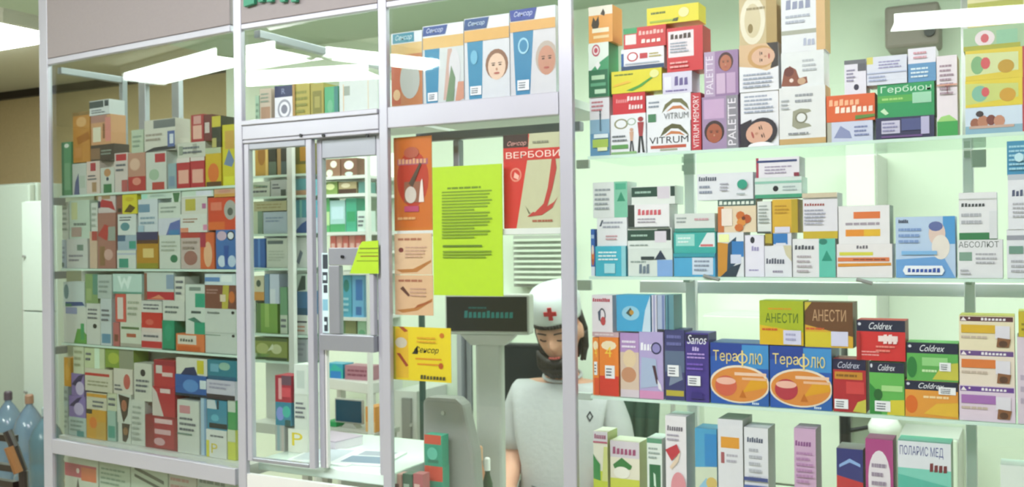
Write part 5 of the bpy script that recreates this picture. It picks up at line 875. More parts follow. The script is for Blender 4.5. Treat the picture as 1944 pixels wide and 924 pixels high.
rows = [
 (lv[0], [(483,268,508,331,'#b88f3a',[E(.5,.6,.3,.3,'#9a6a24'),R(.8,0,1,1,'#d9b86a')],'gold carton topmost left'),
          (509,268,524,331,'#2c2c22',[R(0,0,1,.4,'#5a6a5a')],'black slim carton topmost'),
          (525,268,543,331,'#34302a',[R(.0,0,.4,.9,'#a98a5a'),R(.4,0,1,.4,'#4a5a5a')],'dark carton with a tan stripe topmost'),
          (557,270,581,331,'#6f6a30',[R(0,0,1,.3,'#b09a3a'),R(.5,.4,1,1,'#b8862a')],'olive and gold carton topmost right')]),
 (lv[1], [(475,345,512,371,'#c6cfc4',[L(.1,.2,.9,.8,2)],'pale grey carton'),
          (513,340,545,371,'#b9bfc0',[R(.6,.0,.9,.4,'#44524e'),L(.1,.4,.6,.8,2)],'grey carton with a dark corner'),
          (558,339,582,371,'#6fb4c4',[R(0,0,1,.3,'#d9a98a')],'light teal carton')]),
 (lv[2], [(480,378,543,400,'#c2bf9a',[L(.1,.2,.9,.8,2,'#a89a72')],'flat khaki carton'),
          (499,402,544,442,'#b9c9de',[L(.1,.5,.9,.8,2,'#8a9ac0')],'pale blue carton over the blue one'),
          (475,401,498,442,'#c9d6bf',[R(.6,0,1,1,'#7f9a8a')],'pale green carton left side'),
          (558,375,582,412,'#5aa8bf',[R(.4,0,.6,1,'#8fd0cf')],'teal striped carton'),
          (557,413,582,442,'#b9c9de',[P([(0,0),(1,0),(1,.8),(.6,.6)],'#3a5fa8')],'pale carton with a dark blue corner')]),
 (lv[3], [(476,446,503,507,'#2f63b5',[R(.5,0,.65,1,'#5a8fd9')],'strong blue carton by the post'),
          (505,446,545,507,'#cdd3ca',[R(.05,.8,.8,.92,'#5f6a70'),L(.1,.2,.9,.6,4,'#b3bcb0')],'large off-white carton'),
          (557,446,582,507,'#d0d6d4',[P([(.2,.2),(.5,.6),(.7,.5),(.4,.1)],'#6f7a88')],'off-white carton with a grey slash')]),
 (lv[4], [(486,576,526,632,'#7fa84a',[R(.4,.2,.6,1,'#a3c46a'),R(0,0,.2,1,'#5f7f4a')],'green carton'),
          (475,570,485,632,'#d9e0d6',[L(.1,.2,.9,.8,3)],'narrow white carton'),
          (477,524,500,569,'#d6cfb4',[R(0,0,1,.35,'#d99a4a'),E(.55,.7,.2,.15,'#4a5a4a',8)],'white carton with an orange foot'),
          (502,520,511,575,'#6f93b5',[],'narrow steel-blue carton'),
          (512,520,530,575,'#c9d3ea',[R(0,.0,.6,.5,'#dfe6f4')],'lilac-white carton'),
          (531,545,545,632,'#6fa07a',[R(.0,.0,1,.4,'#c9d6c4'),L(.1,.1,.9,.35,2)],'green and white slim carton'),
          (558,553,582,597,'#3f6f9a',[R(0,0,1,.3,'#24506f')],'dark blue carton'),
          (557,598,582,632,'#d6dcd6',[R(0,.6,1,.7,'#4a4a50'),L(.1,.1,.9,.5,2,'#c08a72')],'white carton with a dark line'),
          (558,520,582,552,'#b9c9bf',[P([(.2,0),(.9,.1),(.9,.9),(.6,.9)],'#3a4a44')],'pale carton with a black shape')]),
 (lv[5], [(478,638,545,683,'#8f9a4a',[R(0,.85,1,1,'#5a6a3a'),R(0,0,1,.12,'#3a4a2a'),E(.3,.5,.18,.25,'#b9bf7a'),E(.7,.5,.15,.22,'#cfd3a3'),P([(.45,.4),(.6,.75),(.62,.5)],'#dfe3c9')],'wide green-gold landscape carton'),
          (558,640,582,683,'#a9aeb5',[L(.1,.2,.9,.9,3,'#8f949c')],'plain grey carton')]),
]
for z, it in rows: shelf_row(MAIN, z, it, W, GR, zmax=min([q for q in lv if q > z+.01] or [9])-.014, d=RD, depth=.05, xmin=ra+.001, xmax=rb-.001)

shelf_row(MAIN, CZ+.0005, [(496,806,540,885,'#a3a9a6',[R(.2,0,.5,1,'#7fa0a8'),R(.7,0,.9,1,'#b3a9a3')],'tall grey carton standing on the counter board'),
       (488,762,552,805,'#2f7f9a',[E(.3,.5,.25,.3,'#7f8fd0'),E(.7,.6,.25,.25,'#3fb0a0'),R(.6,.0,.95,.25,'#24504f')],'teal and blue carton under the red one'),
       (488,712,552,761,'#a92a3f',[R(.2,.1,.4,.9,'#e0a3a3'),R(.4,.2,.95,.55,'#d04a58'),R(.4,.65,1,1,'#6a4a5a')],'red carton with a pink figure'),
       (477,820,495,888,'#c9c92e',[R(.0,.85,1,1,'#b56a5a')],'yellow slim carton by the post'),
       (477,750,487,819,'#2f8a5a',[R(0,0,1,.15,'#c9b8a3')],'green slim carton by the post'),
       (546,815,583,888,'#d9ddd0',[T('P',.2,.3,.75,.85,'#d9c42a')],'white carton with a yellow initial'),
       (558,748,583,814,'#d0d8cf',[L(.1,.3,.9,.8,4)],'white carton above the yellow initial'),
       (558,692,583,747,'#dbe3dc',[R(.2,.2,.8,.8,'#c3d0c9')],'white carton high on the right')],
          'on the counter behind the left sash', 'boxes standing on the counter behind the left sash', d=.12, depth=.05, xmin=M2a+.003)

# second rack, seen through the right sash and hatch
rk = empty('display_rack', (0, 0, 0)); setp(rk, 'deeper rack of medicines seen through the right sash and hatch', 'rack')
RD = 1.0
ra, rb = X(600, RD), X(697, RD)
lv = [Z(645, y, RD) for y in (334, 368, 440, 476, 515, 601, 640)]
for z in lv:
    MB().box(ra, RD-.01, z-.012, rb, RD+.2, z-.0005).build('shelf_board', WHITE, rk)
MB().box(ra, RD+.205, lv[-1]-.012, rb, RD+.215, Z(645, 285, RD)).build('back_panel', WALLM, rk)
for xx in (ra-.012, rb+.001): MB().box(xx, RD-.01, 0, xx+.011, RD+.01, Z(645, 285, RD)).build('side_board', WHITE, rk)
W = 'in deeper rack behind the right sash'; GR = 'boxes in the deeper rack'
rows = [
 (lv[0], [(614,302,645,333,'#8a6650',[E(.6,.7,.2,.2,'#efe9d9'),E(.35,.2,.2,.2,'#d9e3cf')],'brown carton with pale spots, left'),
          (647,300,677,333,'#7a5646',[E(.5,.6,.3,.25,'#f2f0e2'),E(.5,.1,.25,.12,'#c9e3d3')],'brown carton with a big pale spot, right')]),
 (lv[1], [(606,345,640,367,'#7f9a52',[E(.6,.6,.25,.25,'#e9efb0'),R(0,0,.3,.5,'#3a6f9a')],'olive carton with a pale oval'),
          (642,345,676,367,'#b9a880',[R(0,0,1,.4,'#4a3026'),E(.4,.7,.25,.2,'#efe3c4')],'cream carton with a dark brown foot'),
          (680,345,694,367,'#5f8f8a',[],'teal carton at the right end')]),
 (lv[2], [(605,376,625,439,'#5aa86a',[R(.5,.2,1,.6,'#b9d9a0')],'green carton at the left'),
          (626,380,655,439,'#a9cfd0',[R(0,0,1,.25,'#4aa06a'),R(.1,.4,.9,.8,'#bfdbe6')],'pale blue carton with a green foot'),
          (656,376,676,439,'#4aa88a',[R(.1,.3,.9,.6,'#3a9a6a')],'emerald carton'),
          (678,400,694,439,'#cfe0da',[L(.1,.2,.9,.8,3)],'white carton at the right')]),
 (lv[3], [(626+i*12,445,637+i*12,475,'#cf6a62' if i % 2 == 0 else '#d98f84',[R(.2,.1,.8,.5,'#e6b8b0')],['first','second','third','fourth','fifth'][i]+' coral carton of a row from the left') for i in range(5)]),
 (lv[5], [(648,522,667,600,'#4fa3c0',[E(.5,.75,.3,.15,'#2f7f7a'),L(.1,.1,.9,.5,3,'#a9d6e6')],'sky-blue carton with a teal oval'),
          (668,522,690,600,'#6fb0dc',[R(.3,.4,.9,.9,'#3f78c0'),R(.3,.05,.8,.25,'#3f6fb0')],'sky-blue carton with a deep blue patch')]),
 (lv[6], [(646,606,676,639,'#8a8f62',[R(0,0,.3,1,'#5f8a5a')],'olive brown carton'),
          (678,606,694,639,'#a9d3b4',[E(.5,.3,.4,.2,'#6fb08a')],'pale green carton')]),
]
for z, it in rows: shelf_row(MAIN, z, it, W, GR, zmax=min([q for q in lv if q > z+.01] or [9])-.014, d=RD, depth=.06, xmin=ra+.001, xmax=rb-.001)

# ------------------------------------------------------------------ goods seen through the open hatch
hd = 1.66
dk = empty('side_table', (X(655, hd), hd, 0), math.radians(-14)); setp(dk, 'white sloping-edged table seen through the open hatch', 'table')
zt = Z(655, 722, hd); zb = Z(655, 742, hd)
MB().box(-.3, 0, zb, .15, .2, zt).build('table_top', WHITE, dk, bevel=.003)
for sx in (-.28, .11):
    for sy in (.02, .16): MB().box(sx, sy, 0, sx+.03, sy+.03, zb-.0005).build('leg', WHITE, dk)
def small(px0, py0, px1, py1, d, base, pr, label, depth=.08, name='medicine_box', z0=None, rz=0, cat='box'):
    xm, ym = (px0+px1)/2, (py0+py1)/2
    a, b = X(px0, d), X(px1, d); t, bt = Z(xm, py0, d), Z(xm, py1, d)
    if z0 is not None: bt = z0
    return carton(MAIN, a, bt, b, t, d, depth, base, pr, label, name, cat, 'goods seen through the open hatch', rz=rz)
small(614,690,648,722,hd+.04,'#3fa3c4',[P([(0,0),(.5,1),(1,.6),(1,0)],'#3fb8b0'),R(.3,0,.9,.5,'#3a86cf')],'blue and teal packet on the table behind the hatch',z0=zt+.0005)
small(652,694,700,720,hd+.03,'#b3808f',[L(.1,.2,.9,.8,2,'#8a4f62')],'dusky pink packet on the table behind the hatch',z0=zt+.0005)
lowd = 1.4
tz = Z(655, 812, lowd)
lt = empty('low_table', (X(655, lowd), lowd, 0)); setp(lt, 'low pale table under the sloping one carrying the small monitor', 'table')
MB().box(-.22, -.06, tz-.02, .18, .12, tz).build('table_top', LGREY, lt)
for sx in (-.2, .14):
    for sy in (-.05, .08): MB().box(sx, sy, 0, sx+.03, sy+.03, tz-.0205).build('leg', LGREY, lt)
mo = empty('monitor', (X(658, lowd), lowd, tz+.0005)); setp(mo, 'small dark monitor on the low table seen through the hatch', 'monitor')
mw = (X(687, lowd)-X(634, lowd))/2; mh = Z(660, 757, lowd)-tz
MB().box(-mw, 0, .02, mw, .012, mh).build('bezel', LGREY, mo, bevel=.003)
MB().box(-mw+.006, -.002, .026, mw-.006, -.0002, mh-.006).build('screen', principled('dim_screen', '#1f4a62', .12), mo)
MB().prism([(-.04, 0), (.04, 0), (.02, .0195), (-.02, .0195)], 0, .04).build('stand', LGREY, mo)
small(612,800,634,812,lowd,'#2f9a5a',[],'green packet beside the small monitor',z0=tz+.0005)
small(690,772,708,812,lowd-.03,'#e09a4a',[R(0,0,1,.4,'#e6b87a')],'orange packet beside the small monitor',z0=tz+.0005)

# ------------------------------------------------------------------ things on the counter
# open booklet with a picture sheet, and a small stack of notepads
pz = CZ+.0006
bk = empty('magazine', (X(650, .12), .12, pz), math.radians(12)); setp(bk, 'open magazine lying on the counter by the hatch', 'magazine')
m = MB(); m.box(-.13, -.06, 0, -.001, .09, .004, lin('#dfe6e6')); 
m.face([(-.12,-.05,.0043),(-.01,-.05,.0043),(-.01,.08,.0043),(-.12,.08,.0043)], lin('#b9c4cc'))
m.build('left_page', CARD, bk, attr=True)
m = MB(); m.box(.001, -.06, 0, .13, .09, .004, lin('#dfe6e6'))
m.face([(.01,-.05,.0043),(.12,-.05,.0043),(.12,.02,.0043),(.01,.02,.0043)], lin('#7f93a6')); m.face([(.02,.03,.0043),(.11,.03,.0043),(.11,.08,.0043),(.02,.08,.0043)], lin('#9fa9b5'))
m.build('right_page', CARD, bk, attr=True)
nt_ = empty('notepad', (X(610, .2), .24, pz), math.radians(-8)); setp(nt_, 'thick lilac-grey notepad lying on the counter by the sash', 'notepad')
MB().box(-.06, -.05, 0, .06, .05, .022).build('paper_block', principled('paper_edge', '#d6d2d8', .7), nt_)
MB().box(-.061, -.051, .0222, .061, .051, .0245).build('cover', principled('lilac_cover', '#b5a9b8', .5), nt_)
m = MB(); m.box(X(560, .06), .05, pz, X(560, .06)+.16, .10, pz+.003, lin('#e9efec'))
setp(m.build('paper_slip', CARD, attr=True), 'white paper slip lying at the front edge of the counter', 'paper')

# customer display on a pole
PD = .42
cx = X(928, PD); 
dp = empty('customer_display', (cx, PD, LZ+.0005), math.radians(14)); setp(dp, 'grey pole display with a dark screen and dim teal writing', 'display')
MB().lathe([(.07, 0), (.07, .012), (.04, .02)], 24).build('base', LGREY, dp, smooth=False)
ztop = Z(928, 625, PD)-LZ; zscr = Z(928, 560, PD)-LZ
pw = (X(953, PD)-X(908, PD))/2
MB().box(-pw, -.02, .0205, pw, .02, ztop-.004).build('pole', LGREY, dp, bevel=.008)
hw = (X(997, PD)-X(861, PD))/2
MB().box(-hw-.006, -.03, ztop-.012, hw+.006, .025, zscr+.003).build('head', LGREY, dp, bevel=.006)
MB().prism([(-.075, ztop-.0125), (.075, ztop-.0125), (pw+.01, ztop-.04), (-pw-.01, ztop-.04)], -.024, .02).build('collar', LGREY, dp)
sc_ = MB(); sc_.box(-hw, -.0335, ztop-.002, hw, -.0302, zscr-.003, lin('#120f14'))
tl = lin('#2f7f80')
add_prints(sc_, [WD('приветствие', .22,.38,.84,.60,'#1f7f80'), L(.28,.62,.55,.74,1,'#1c6062')], -hw, ztop-.002, 2*hw, zscr-ztop-.001, -.0335)
sc_.build('screen', CARD, dp, attr=True)

# grey rounded hood (rear of a terminal) with two printed cartons in front
HD = .16
hx = X(845, HD)
hd_ = empty('terminal', (hx, HD, LZ+.0005)); setp(hd_, 'grey tapering rear hood of a terminal standing on the counter', 'terminal')
zc = lambda px, py: (X(px, HD)-hx, Z(px, py, HD)-LZ-.0005)
pts = [zc(797, 760), zc(806, 752), zc(860, 755), zc(874, 768), zc(880, 800), zc(893, 860), (zc(902, 900)[0], 0), (zc(797, 890)[0], 0)]
MB().prism([p for p in reversed(pts)], 0, .045).build('hood', GREYP, hd_, bevel=.01)
MB().tube((zc(838, 783)[0], -.001, zc(838, 783)[1]), (zc(838, 783)[0], -.004, zc(838, 783)[1]), .005).build('button', LGREY, hd_)
W = 'in front of the grey hood'
def pc(px0, py0, px1, py1, d, base, pr, label, depth=.03, z0=None, group='small packets in front of the grey hood'):
    xm = (px0+px1)/2; ym = (py0+py1)/2
    a, b = X(px0, d), X(px1, d); t = Z(xm, py0, d); bt = z0 if z0 is not None else Z(xm, py1, d)
    return carton(MAIN, a, bt, b, t, d, depth, base, pr, label, group=group)
zz = Z(817, 884, .11)
pc(801, 884, 835, 940, .11, '#2f9a80', [R(0,.80,1,1,'#cf4a3a'),E(.45,.4,.3,.2,'#5fc0aa'),L(.1,.1,.9,.2,1,'#7fc9b5')], 'red and teal packet in front of the grey hood, lower of two', z0=LZ+.0006)
pc(801, 825, 834, 883, .11, '#2a9a80', [R(0,.70,.95,1,'#d0523f'),E(.45,.4,.3,.2,'#5fc0aa'),R(.2,.1,.8,.2,'#1f7a66')], 'red and teal packet in front of the grey hood, upper of two', z0=zz+.0004)
for i, (p0, p1, c, c2, n_) in enumerate(((741, 757, '#cf9a94', '#7a4a4a', 'pinkish'), (759, 777, '#3f6a5a', '#b3c9bb', 'dark green'), (779, 797, '#b5616a', '#e3c3c0', 'rose'))):
    pc(p0, 899, p1, 960, .06, c, [L(.1,.3,.9,.9,4,c2)], n_+' packet under the counter edge beside the leaflet window post', z0=LZ+.0006, group='packets under the counter edge')
# little bottles by the pole display
def bottle(px, py0, d, r, body, capc, label, capname='cap'):
    t = empty('bottle', (X(px, d), d, LZ+.0006)); setp(t, label, 'bottle', 'small bottles beside the pole display')
    h = Z(px, py0, d)-LZ
    MB().lathe([(r*.95, 0), (r, .004), (r, h*.6), (r*.5, h*.75), (r*.5, h*.8)], 16).build('body', principled('bottle_'+body.strip('#'), body, .25), t, smooth=True)
    MB().lathe([(r*.58, h*.8), (r*.58, h*.98), (r*.4, h)], 14).build(capname, principled('cap_'+capc.strip('#'), capc, .4), t)
    MB().lathe([(r*1.02, h*.12), (r*1.02, h*.5)], 16).build('label', principled('paper_label', '#e9e4df', .6), t)
bottle(905, 846, .33, .016, '#c98a6a', '#d9a884', 'skin-coloured small bottle, left beside the pole display')
bottle(920, 868, .30, .013, '#2f4a34', '#efeeea', 'dark green small bottle with a white cap beside the pole display')

# large dark monitor behind, beside the person
MD = 1.62
mx = X(1000, MD)
mo = empty('monitor', (mx, MD, .0), math.radians(12)); setp(mo, 'large black monitor turned sideways behind the pole display', 'monitor')
z1 = Z(985, 652, MD); z0_ = Z(985, 892, MD); hw = (X(1062, MD)-X(942, MD))/2
MB().box(-hw, 0, z0_, hw, .05, z1).build('casing', BLACK, mo, bevel=.006)
MB().box(-hw+.015, -.003, z0_+.02, hw-.015, -.0003, z1-.015).build('screen', principled('black_screen', '#12161d', .15, var=.1), mo)
MB().box(-.03, .01, z0_-.04, .03, .04, z0_-.0005).build('neck', BLACK, mo)
MB().lathe([(.1, z0_-.055), (.1, z0_-.045), (.03, z0_-.0404)], 24, cy=.025).build('foot', LGREY, mo)
sd = empty('rear_desk', (X(1000, 1.7), 1.7, 0)); setp(sd, 'pale desk near the shop wall carrying the black monitor', 'desk')
MB().box(-.25, -.22, z0_-.08, .25, .2, z0_-.0555).build('desk_top', principled('desk_laminate', '#cfdcd4', .4, var=.03), sd)
for sx in (-.24, .2):
    for sy in (-.2, .16): MB().box(sx, sy, 0, sx+.03, sy+.03, z0_-.0805).build('leg', LGREY, sd)

# rear details of the leaflet window -------------------------------------------------
t = empty('louvered_grille', (0, 0, 0)); setp(t, 'pale louvered grille on the shop wall behind the chilli poster', 'grille')
gx0, gx1, gz0, gz1 = X(968, 1.9), X(1068, 1.9), Z(1015, 545, 1.9), Z(1015, 446, 1.9)
bar('frame', gx0, 1.93, gz0, gx1, 1.998, gz1, t, LGREY, .003)
n = 9
for i in range(n):
    z = gz0+.02+(gz1-gz0-.04)*i/(n-1)
    MB().box(gx0+.012, 1.912, z-.006, gx1-.012, 1.9295, z+.004).build('slat', WALLM, t)
t = empty('door_unit', (0, 0, 0)); setp(t, 'pale interior door with white frame seen under the pole display', 'door')
a, b = X(858, 1.9), X(950, 1.9); zt_ = Z(900, 560, 1.9)
bar('frame_post', a, 1.93, .0, X(866, 1.9), 1.998, zt_, t, ALU); bar('frame_post', X(872, 1.9), 1.95, 0, X(880, 1.9), 1.998, zt_, t, ALUG)
bar('leaf', X(881, 1.9), 1.96, 0, b, 1.998, zt_, t, WALLM, .002)
t = empty('wardrobe', (0, 0, 0)); setp(t, 'tall narrow grey locker in white frame left of the grey hood', 'locker')
a, b = X(757, 1.8), X(800, 1.8); zt_ = Z(775, 738, 1.8)
bar('carcass', a, 1.75, 0, b, 1.998, zt_, t, WHITE); bar('door', X(762, 1.75), 1.735, .05, X(779, 1.75), 1.749, zt_-.03, t, GREYP)
MB().tube((X(776, 1.73), 1.734, Z(776, 805, 1.73)), (X(783, 1.73), 1.70, Z(783, 805, 1.73)), .006).build('handle', LGREY, t)
bar('frame_post', X(790, 1.7), 1.71, 0, X(797, 1.7), 1.7345, Z(790, 590, 1.7), t, principled('dark_green_metal', '#33504a', .4))

# ------------------------------------------------------------------ beyond the left end
fr = empty('refrigerator', (0, 0, 0)); setp(fr, 'large white refrigerator against the tan wall at the far left', 'refrigerator')
a, b = X(-90, 2.4), X(57, 2.4); zt_ = Z(20, 347, 2.4)
bar('body', a, 2.45, .05, b, 2.92, zt_, fr, principled('fridge_enamel', '#adbab0', .35, var=.03), .015)
bar('door', a+.005, 2.40, .10, b-.005, 2.448, zt_-.012, fr, principled('fridge_enamel', '#adbab0', .35), .01)
MB().tube((b-.05, 2.385, 1.0), (b-.05, 2.385, 1.35), .01).build('handle', LGREY, fr)
cb = empty('tall_cabinet', (0, 0, 0)); setp(cb, 'tall white two-door cabinet beside the corner post at the far left', 'cabinet')
a, b = X(41, 2.28), X(100, 2.28); zt_ = Z(60, 381, 2.28)
bar('body', a, 2.305, .03, b, 2.38, zt_, cb, principled('cabinet_white', '#bfccc5', .4, var=.02), .004)
zs = Z(60, 596, 2.1)
for (z0, z1) in ((.05, zs-.004), (zs+.004, zt_-.006)):
    dd = bar('door', a+.004, 2.28, z0, b-.004, 2.303, z1, cb, principled('cabinet_white', '#bfccc5', .4), .003)
    MB().tube((a+.035, 2.279, (z0+z1)/2+.0), (a+.035, 2.262, (z0+z1)/2), .009).build('knob', GREYP, dd)
# water bottles
WATER = principled('water_bottle_plastic', '#8aa5bd', .12, coat=.4); WATER.node_tree.nodes['Principled BSDF'].inputs['Transmission Weight'].default_value = .55
WATER2 = principled('dark_water_bottle', '#55707c', .2)
def water(px, py_top, Zc, label, mat, capc, r=.135):
    # on the floor, at depth Zc from the camera
    u = (px-972)/FPX; f = Vector((-math.sin(YAW), math.cos(YAW), 0)); rr = Vector((math.cos(YAW), math.sin(YAW), 0))
    p = CAM+(f+rr*u)*Zc
    v = (462-py_top)/FPX*math.cos(ROLL)-u*math.sin(ROLL)
    H = 1.5+v*Zc
    t = empty('water_bottle', (p.x, p.y, 0)); setp(t, label, 'bottle', 'large water bottles on the floor')
    prof = [(r*.9, .0), (r, .02), (r, H*.2), (r*.95, H*.22), (r, H*.25), (r, H*.42), (r*.95, H*.44), (r, H*.47), (r, H*.66), (r*.8, H*.76), (r*.42, H*.85), (r*.22, H*.89), (r*.22, H*.93)]
    MB().lathe(prof, 28).build('bottle_body', mat, t, smooth=True)
    MB().lathe([(r*.27, H*.91), (r*.27, H*.985), (r*.2, H)], 18).build('cap', principled('cap_'+capc.strip('#'), capc, .4), t)
water(12, 742, 6.15, 'big blue water bottle with a dark cap, leftmost', WATER, '#4a3f4a', .092)
water(52, 748, 5.95, 'big blue water bottle with a tan cap, middle', WATER, '#8f6f5c', .092)
water(84, 772, 5.75, 'big greyish water bottle half hidden by the corner post', WATER2, '#8fa3a8', .095)
# chair
def cpt(px, py, Zc):
    u = (px-972)/FPX; v = (462-py)/FPX; u, v = u*math.cos(ROLL)+v*math.sin(ROLL), -u*math.sin(ROLL)+v*math.cos(ROLL)
    f = Vector((-math.sin(YAW), math.cos(YAW), 0)); rr = Vector((math.cos(YAW), math.sin(YAW), 0))
    return CAM+(f+rr*u+Vector((0, 0, v)))*Zc
p = cpt(14, 818, 3.6)
chh = empty('wooden_chair', (p.x-.2, p.y, 0)); setp(chh, 'dark wooden chair with a curved back post at the lower left corner', 'chair')
WD = principled('dark_wood', '#2a211f', .3, var=.2, bscale=14, coat=.3); WL = principled('worn_wood', '#8a5f38', .4, var=.2, bscale=18)
H = p.z
for s in (0, -1):
    ox = .2+s*.40
    m = MB(); pr_ = [(ox, 0, H), (ox+.025, .01, H-.06), (ox+.045, .03, H-.15), (ox+.055, .03, .44), (ox+.05, .10, .0)]
    for i in range(4): m.tube(pr_[i], pr_[i+1], .017, .017, 10)
    m.build('back_post', WD, chh)
    MB().tube((ox+.02, -.008, H-.055), (ox+.045, .012, H-.15), .0185, .0185, 10).build('worn_patch', WL, chh)
    MB().tube((ox+.05, -.4, 0), (ox+.05, -.38, .43), .016, .019, 10).build('leg', WD, chh)
for z in (H-.03, H-.14, H-.20): MB().box(-.185, .005, z-.012, .22, .03, z+.012).build('back_rail', WD, chh)
MB().box(-.19, -.42, .43, .28, .03, .47).build('seat', WD, chh, bevel=.01)
for z in (.2,):
    MB().box(-.15, .05, z-.012, .24, .075, z+.012).build('stretcher', WD, chh)

# ------------------------------------------------------------------ person
SKIN = principled('skin', '#d9a48c', .5, var=.04); SKIN.node_tree.nodes['Principled BSDF'].inputs['Subsurface Weight'].default_value = .1
SHIRT = principled('grey_white_cloth', '#c6c9cc', .85, bump=.4, bscale=60, var=.04)
CAPM = principled('cap_cloth', '#d6dde0', .8, bump=.2, bscale=70)
HAIRM = principled('dark_hair', '#231815', .45, bump=.8, bscale=60, var=.3)
TROU = principled('dark_trousers', '#2c2a33', .8, bump=.3, bscale=50)
def skin_mesh(name, V, Ed, rad, root, sub=2):
    me = bpy.data.meshes.new(name); me.from_pydata(V, Ed, []); o = bpy.data.objects.new(name, me); COL.objects.link(o)
    md = o.modifiers.new('Skin', 'SKIN'); md.use_smooth_shade = True
    for i, r in enumerate(rad):
        r = r if isinstance(r, tuple) else (r, r)
        me.skin_vertices[0].data[i].radius = r; me.skin_vertices[0].data[i].use_root = (i == root)
    sm = o.modifiers.new('Sub', 'SUBSURF'); sm.levels = sub; sm.render_levels = sub
    dg = bpy.context.evaluated_depsgraph_get(); dg.update()
    out = bpy.data.meshes.new_from_object(o.evaluated_get(dg)); bpy.data.objects.remove(o)
    return out
PX = cpt(1067, 700, 3.4); 
SEAT = .47
person = empty('person', (PX.x, PX.y, 0), math.radians(8))
setp(person, 'person in a white cap with red cross and grey-white shirt, seated, head bowed', 'person')
EYE = 1.5-(652-461)/FPX*3.4           # eye height
neck = EYE-.082
# local frame: faces -y, x to the picture's right
V = [(0, .02, SEAT+.09), (0, .03, SEAT+.25), (0, .02, neck-.14), (0, .01, neck-.05), (0, -.005, neck+.02)]
Ed = [(0,1),(1,2),(2,3),(3,4)]
rad = [(.13,.10), (.12,.09), (.135,.09), (.07,.055), (.048,.05)]
for s in (-1, 1):
    b = len(V)
    V += [(s*.142, .02, neck-.09), (s*.186, .03, neck-.30), (s*.165, -.13, neck-.42), (s*.07, -.235, SEAT+.16)]
    Ed += [(2, b), (b, b+1), (b+1, b+2), (b+2, b+3)]; rad += [.048, .042, .034, .025]
    h = len(V); V += [(s*.045, -.262, SEAT+.15)]; Ed += [(b+3, h)]; rad += [(.030,.018)]
    for k in range(4):                                   # four fingers, curled
        off = (k-1.5)*.019; ln = (.026, .030, .028, .021)[k]
        q = len(V)
        V += [(s*(.035-.0)-.0, -.275+.0, SEAT+.15+off), (s*(.035)-s*ln, -.288, SEAT+.148+off), (s*.035-s*ln*1.9, -.280, SEAT+.140+off)]
        Ed += [(h, q), (q, q+1), (q+1, q+2)]; rad += [.0095, .0085, .0075]
    q = len(V); V += [(s*.05, -.25, SEAT+.185), (s*.03, -.262, SEAT+.205)]; Ed += [(b+3, q), (q, q+1)]; rad += [.011, .009]
    b = len(V)
    V += [(s*.09, .0, SEAT+.07), (s*.12, -.40, SEAT+.06), (s*.12, -.42, .09), (s*.12, -.53, .045)]
    Ed += [(0, b), (b, b+1), (b+1, b+2), (b+2, b+3)]; rad += [.085, .06, .04, .03]
bm_ = skin_mesh('body', V, Ed, rad, 0)
# head: shaped sphere, bowed forward
HM = Matrix.Translation((0, -.03, neck+.13)) @ Matrix.Rotation(math.radians(18), 4, 'X') @ Matrix.Rotation(math.radians(-4), 4, 'Y')
def head_mesh():
    vs, fs = [], []; nu, nv = 40, 28
    for j in range(nv+1):
        ph = math.pi*j/nv
        for i in range(nu):
            th = 2*math.pi*i/nu
            x = math.sin(ph)*math.cos(th); y = math.sin(ph)*math.sin(th); z = math.cos(ph)
            X_, Y_, Z_ = x*.076, y*.095, z*.115
            if z < 0:
                k = -z; X_ *= 1-.32*k**1.3; Y_ = Y_*(1-.2*k)-.012*k
            if y < -.5:
                g = lambda cx, cz, sx, sz: math.exp(-((x-cx)/sx)**2-((z-cz)/sz)**2)
                Y_ -= .022*g(0, -.22, .13, .16)+.010*g(0, -.05, .10, .2)+.007*g(0, -.56, .28, .07)+.010*g(0, -.86, .25, .14)+.004*g(0, .2, .7, .08)
                Y_ += .008*g(-.42, .0, .2, .1)+.008*g(.42, .0, .2, .1)
            vs.append(HM @ Vector((X_, Y_, Z_)))
    for j in range(nv):
        for i in range(nu):
            k = (i+1) % nu; fs.append((j*nu+i, (j+1)*nu+i, (j+1)*nu+k, j*nu+k))
    for s in (-1, 1):                                    # ears
        k = len(vs); n1, n2 = 12, 8
        for j in range(n2+1):
            ph = math.pi*j/n2
            for i in range(n1):
                th = 2*math.pi*i/n1
                vs.append(HM @ Vector((s*.078+.009*math.sin(ph)*math.cos(th), .008+.017*math.sin(ph)*math.sin(th), -.005+.03*math.cos(ph))))
        for j in range(n2):
            for i in range(n1):
                q = (i+1) % n1; fs.append((k+j*n1+i, k+(j+1)*n1+i, k+(j+1)*n1+q, k+j*n1+q))
    return vs, fs
hv, hf = head_mesh()
vs = [tuple(v.co) for v in bm_.vertices]; fs = [tuple(p.vertices) for p in bm_.polygons]; n0 = len(vs)
me = bpy.data.meshes.new('body'); me.from_pydata(vs+[tuple(v) for v in hv], [], fs+[tuple(i+n0 for i in f) for f in hf]); me.update()
me.materials.append(SKIN)
body = bpy.data.objects.new('body', me); COL.objects.link(body); body.parent = person
rm = body.modifiers.new('fuse', 'REMESH'); rm.mode = 'VOXEL'; rm.voxel_size = .0055; rm.use_smooth_shade = True
sm_ = body.modifiers.new('soft', 'SMOOTH'); sm_.factor = .4; sm_.iterations = 2
def part_mesh(name, me, mat, smooth=True):
    me.name = name; me.materials.clear(); me.materials.append(mat)
    for p in me.polygons: p.use_smooth = smooth
    o = bpy.data.objects.new(name, me); COL.objects.link(o); o.parent = person; return o
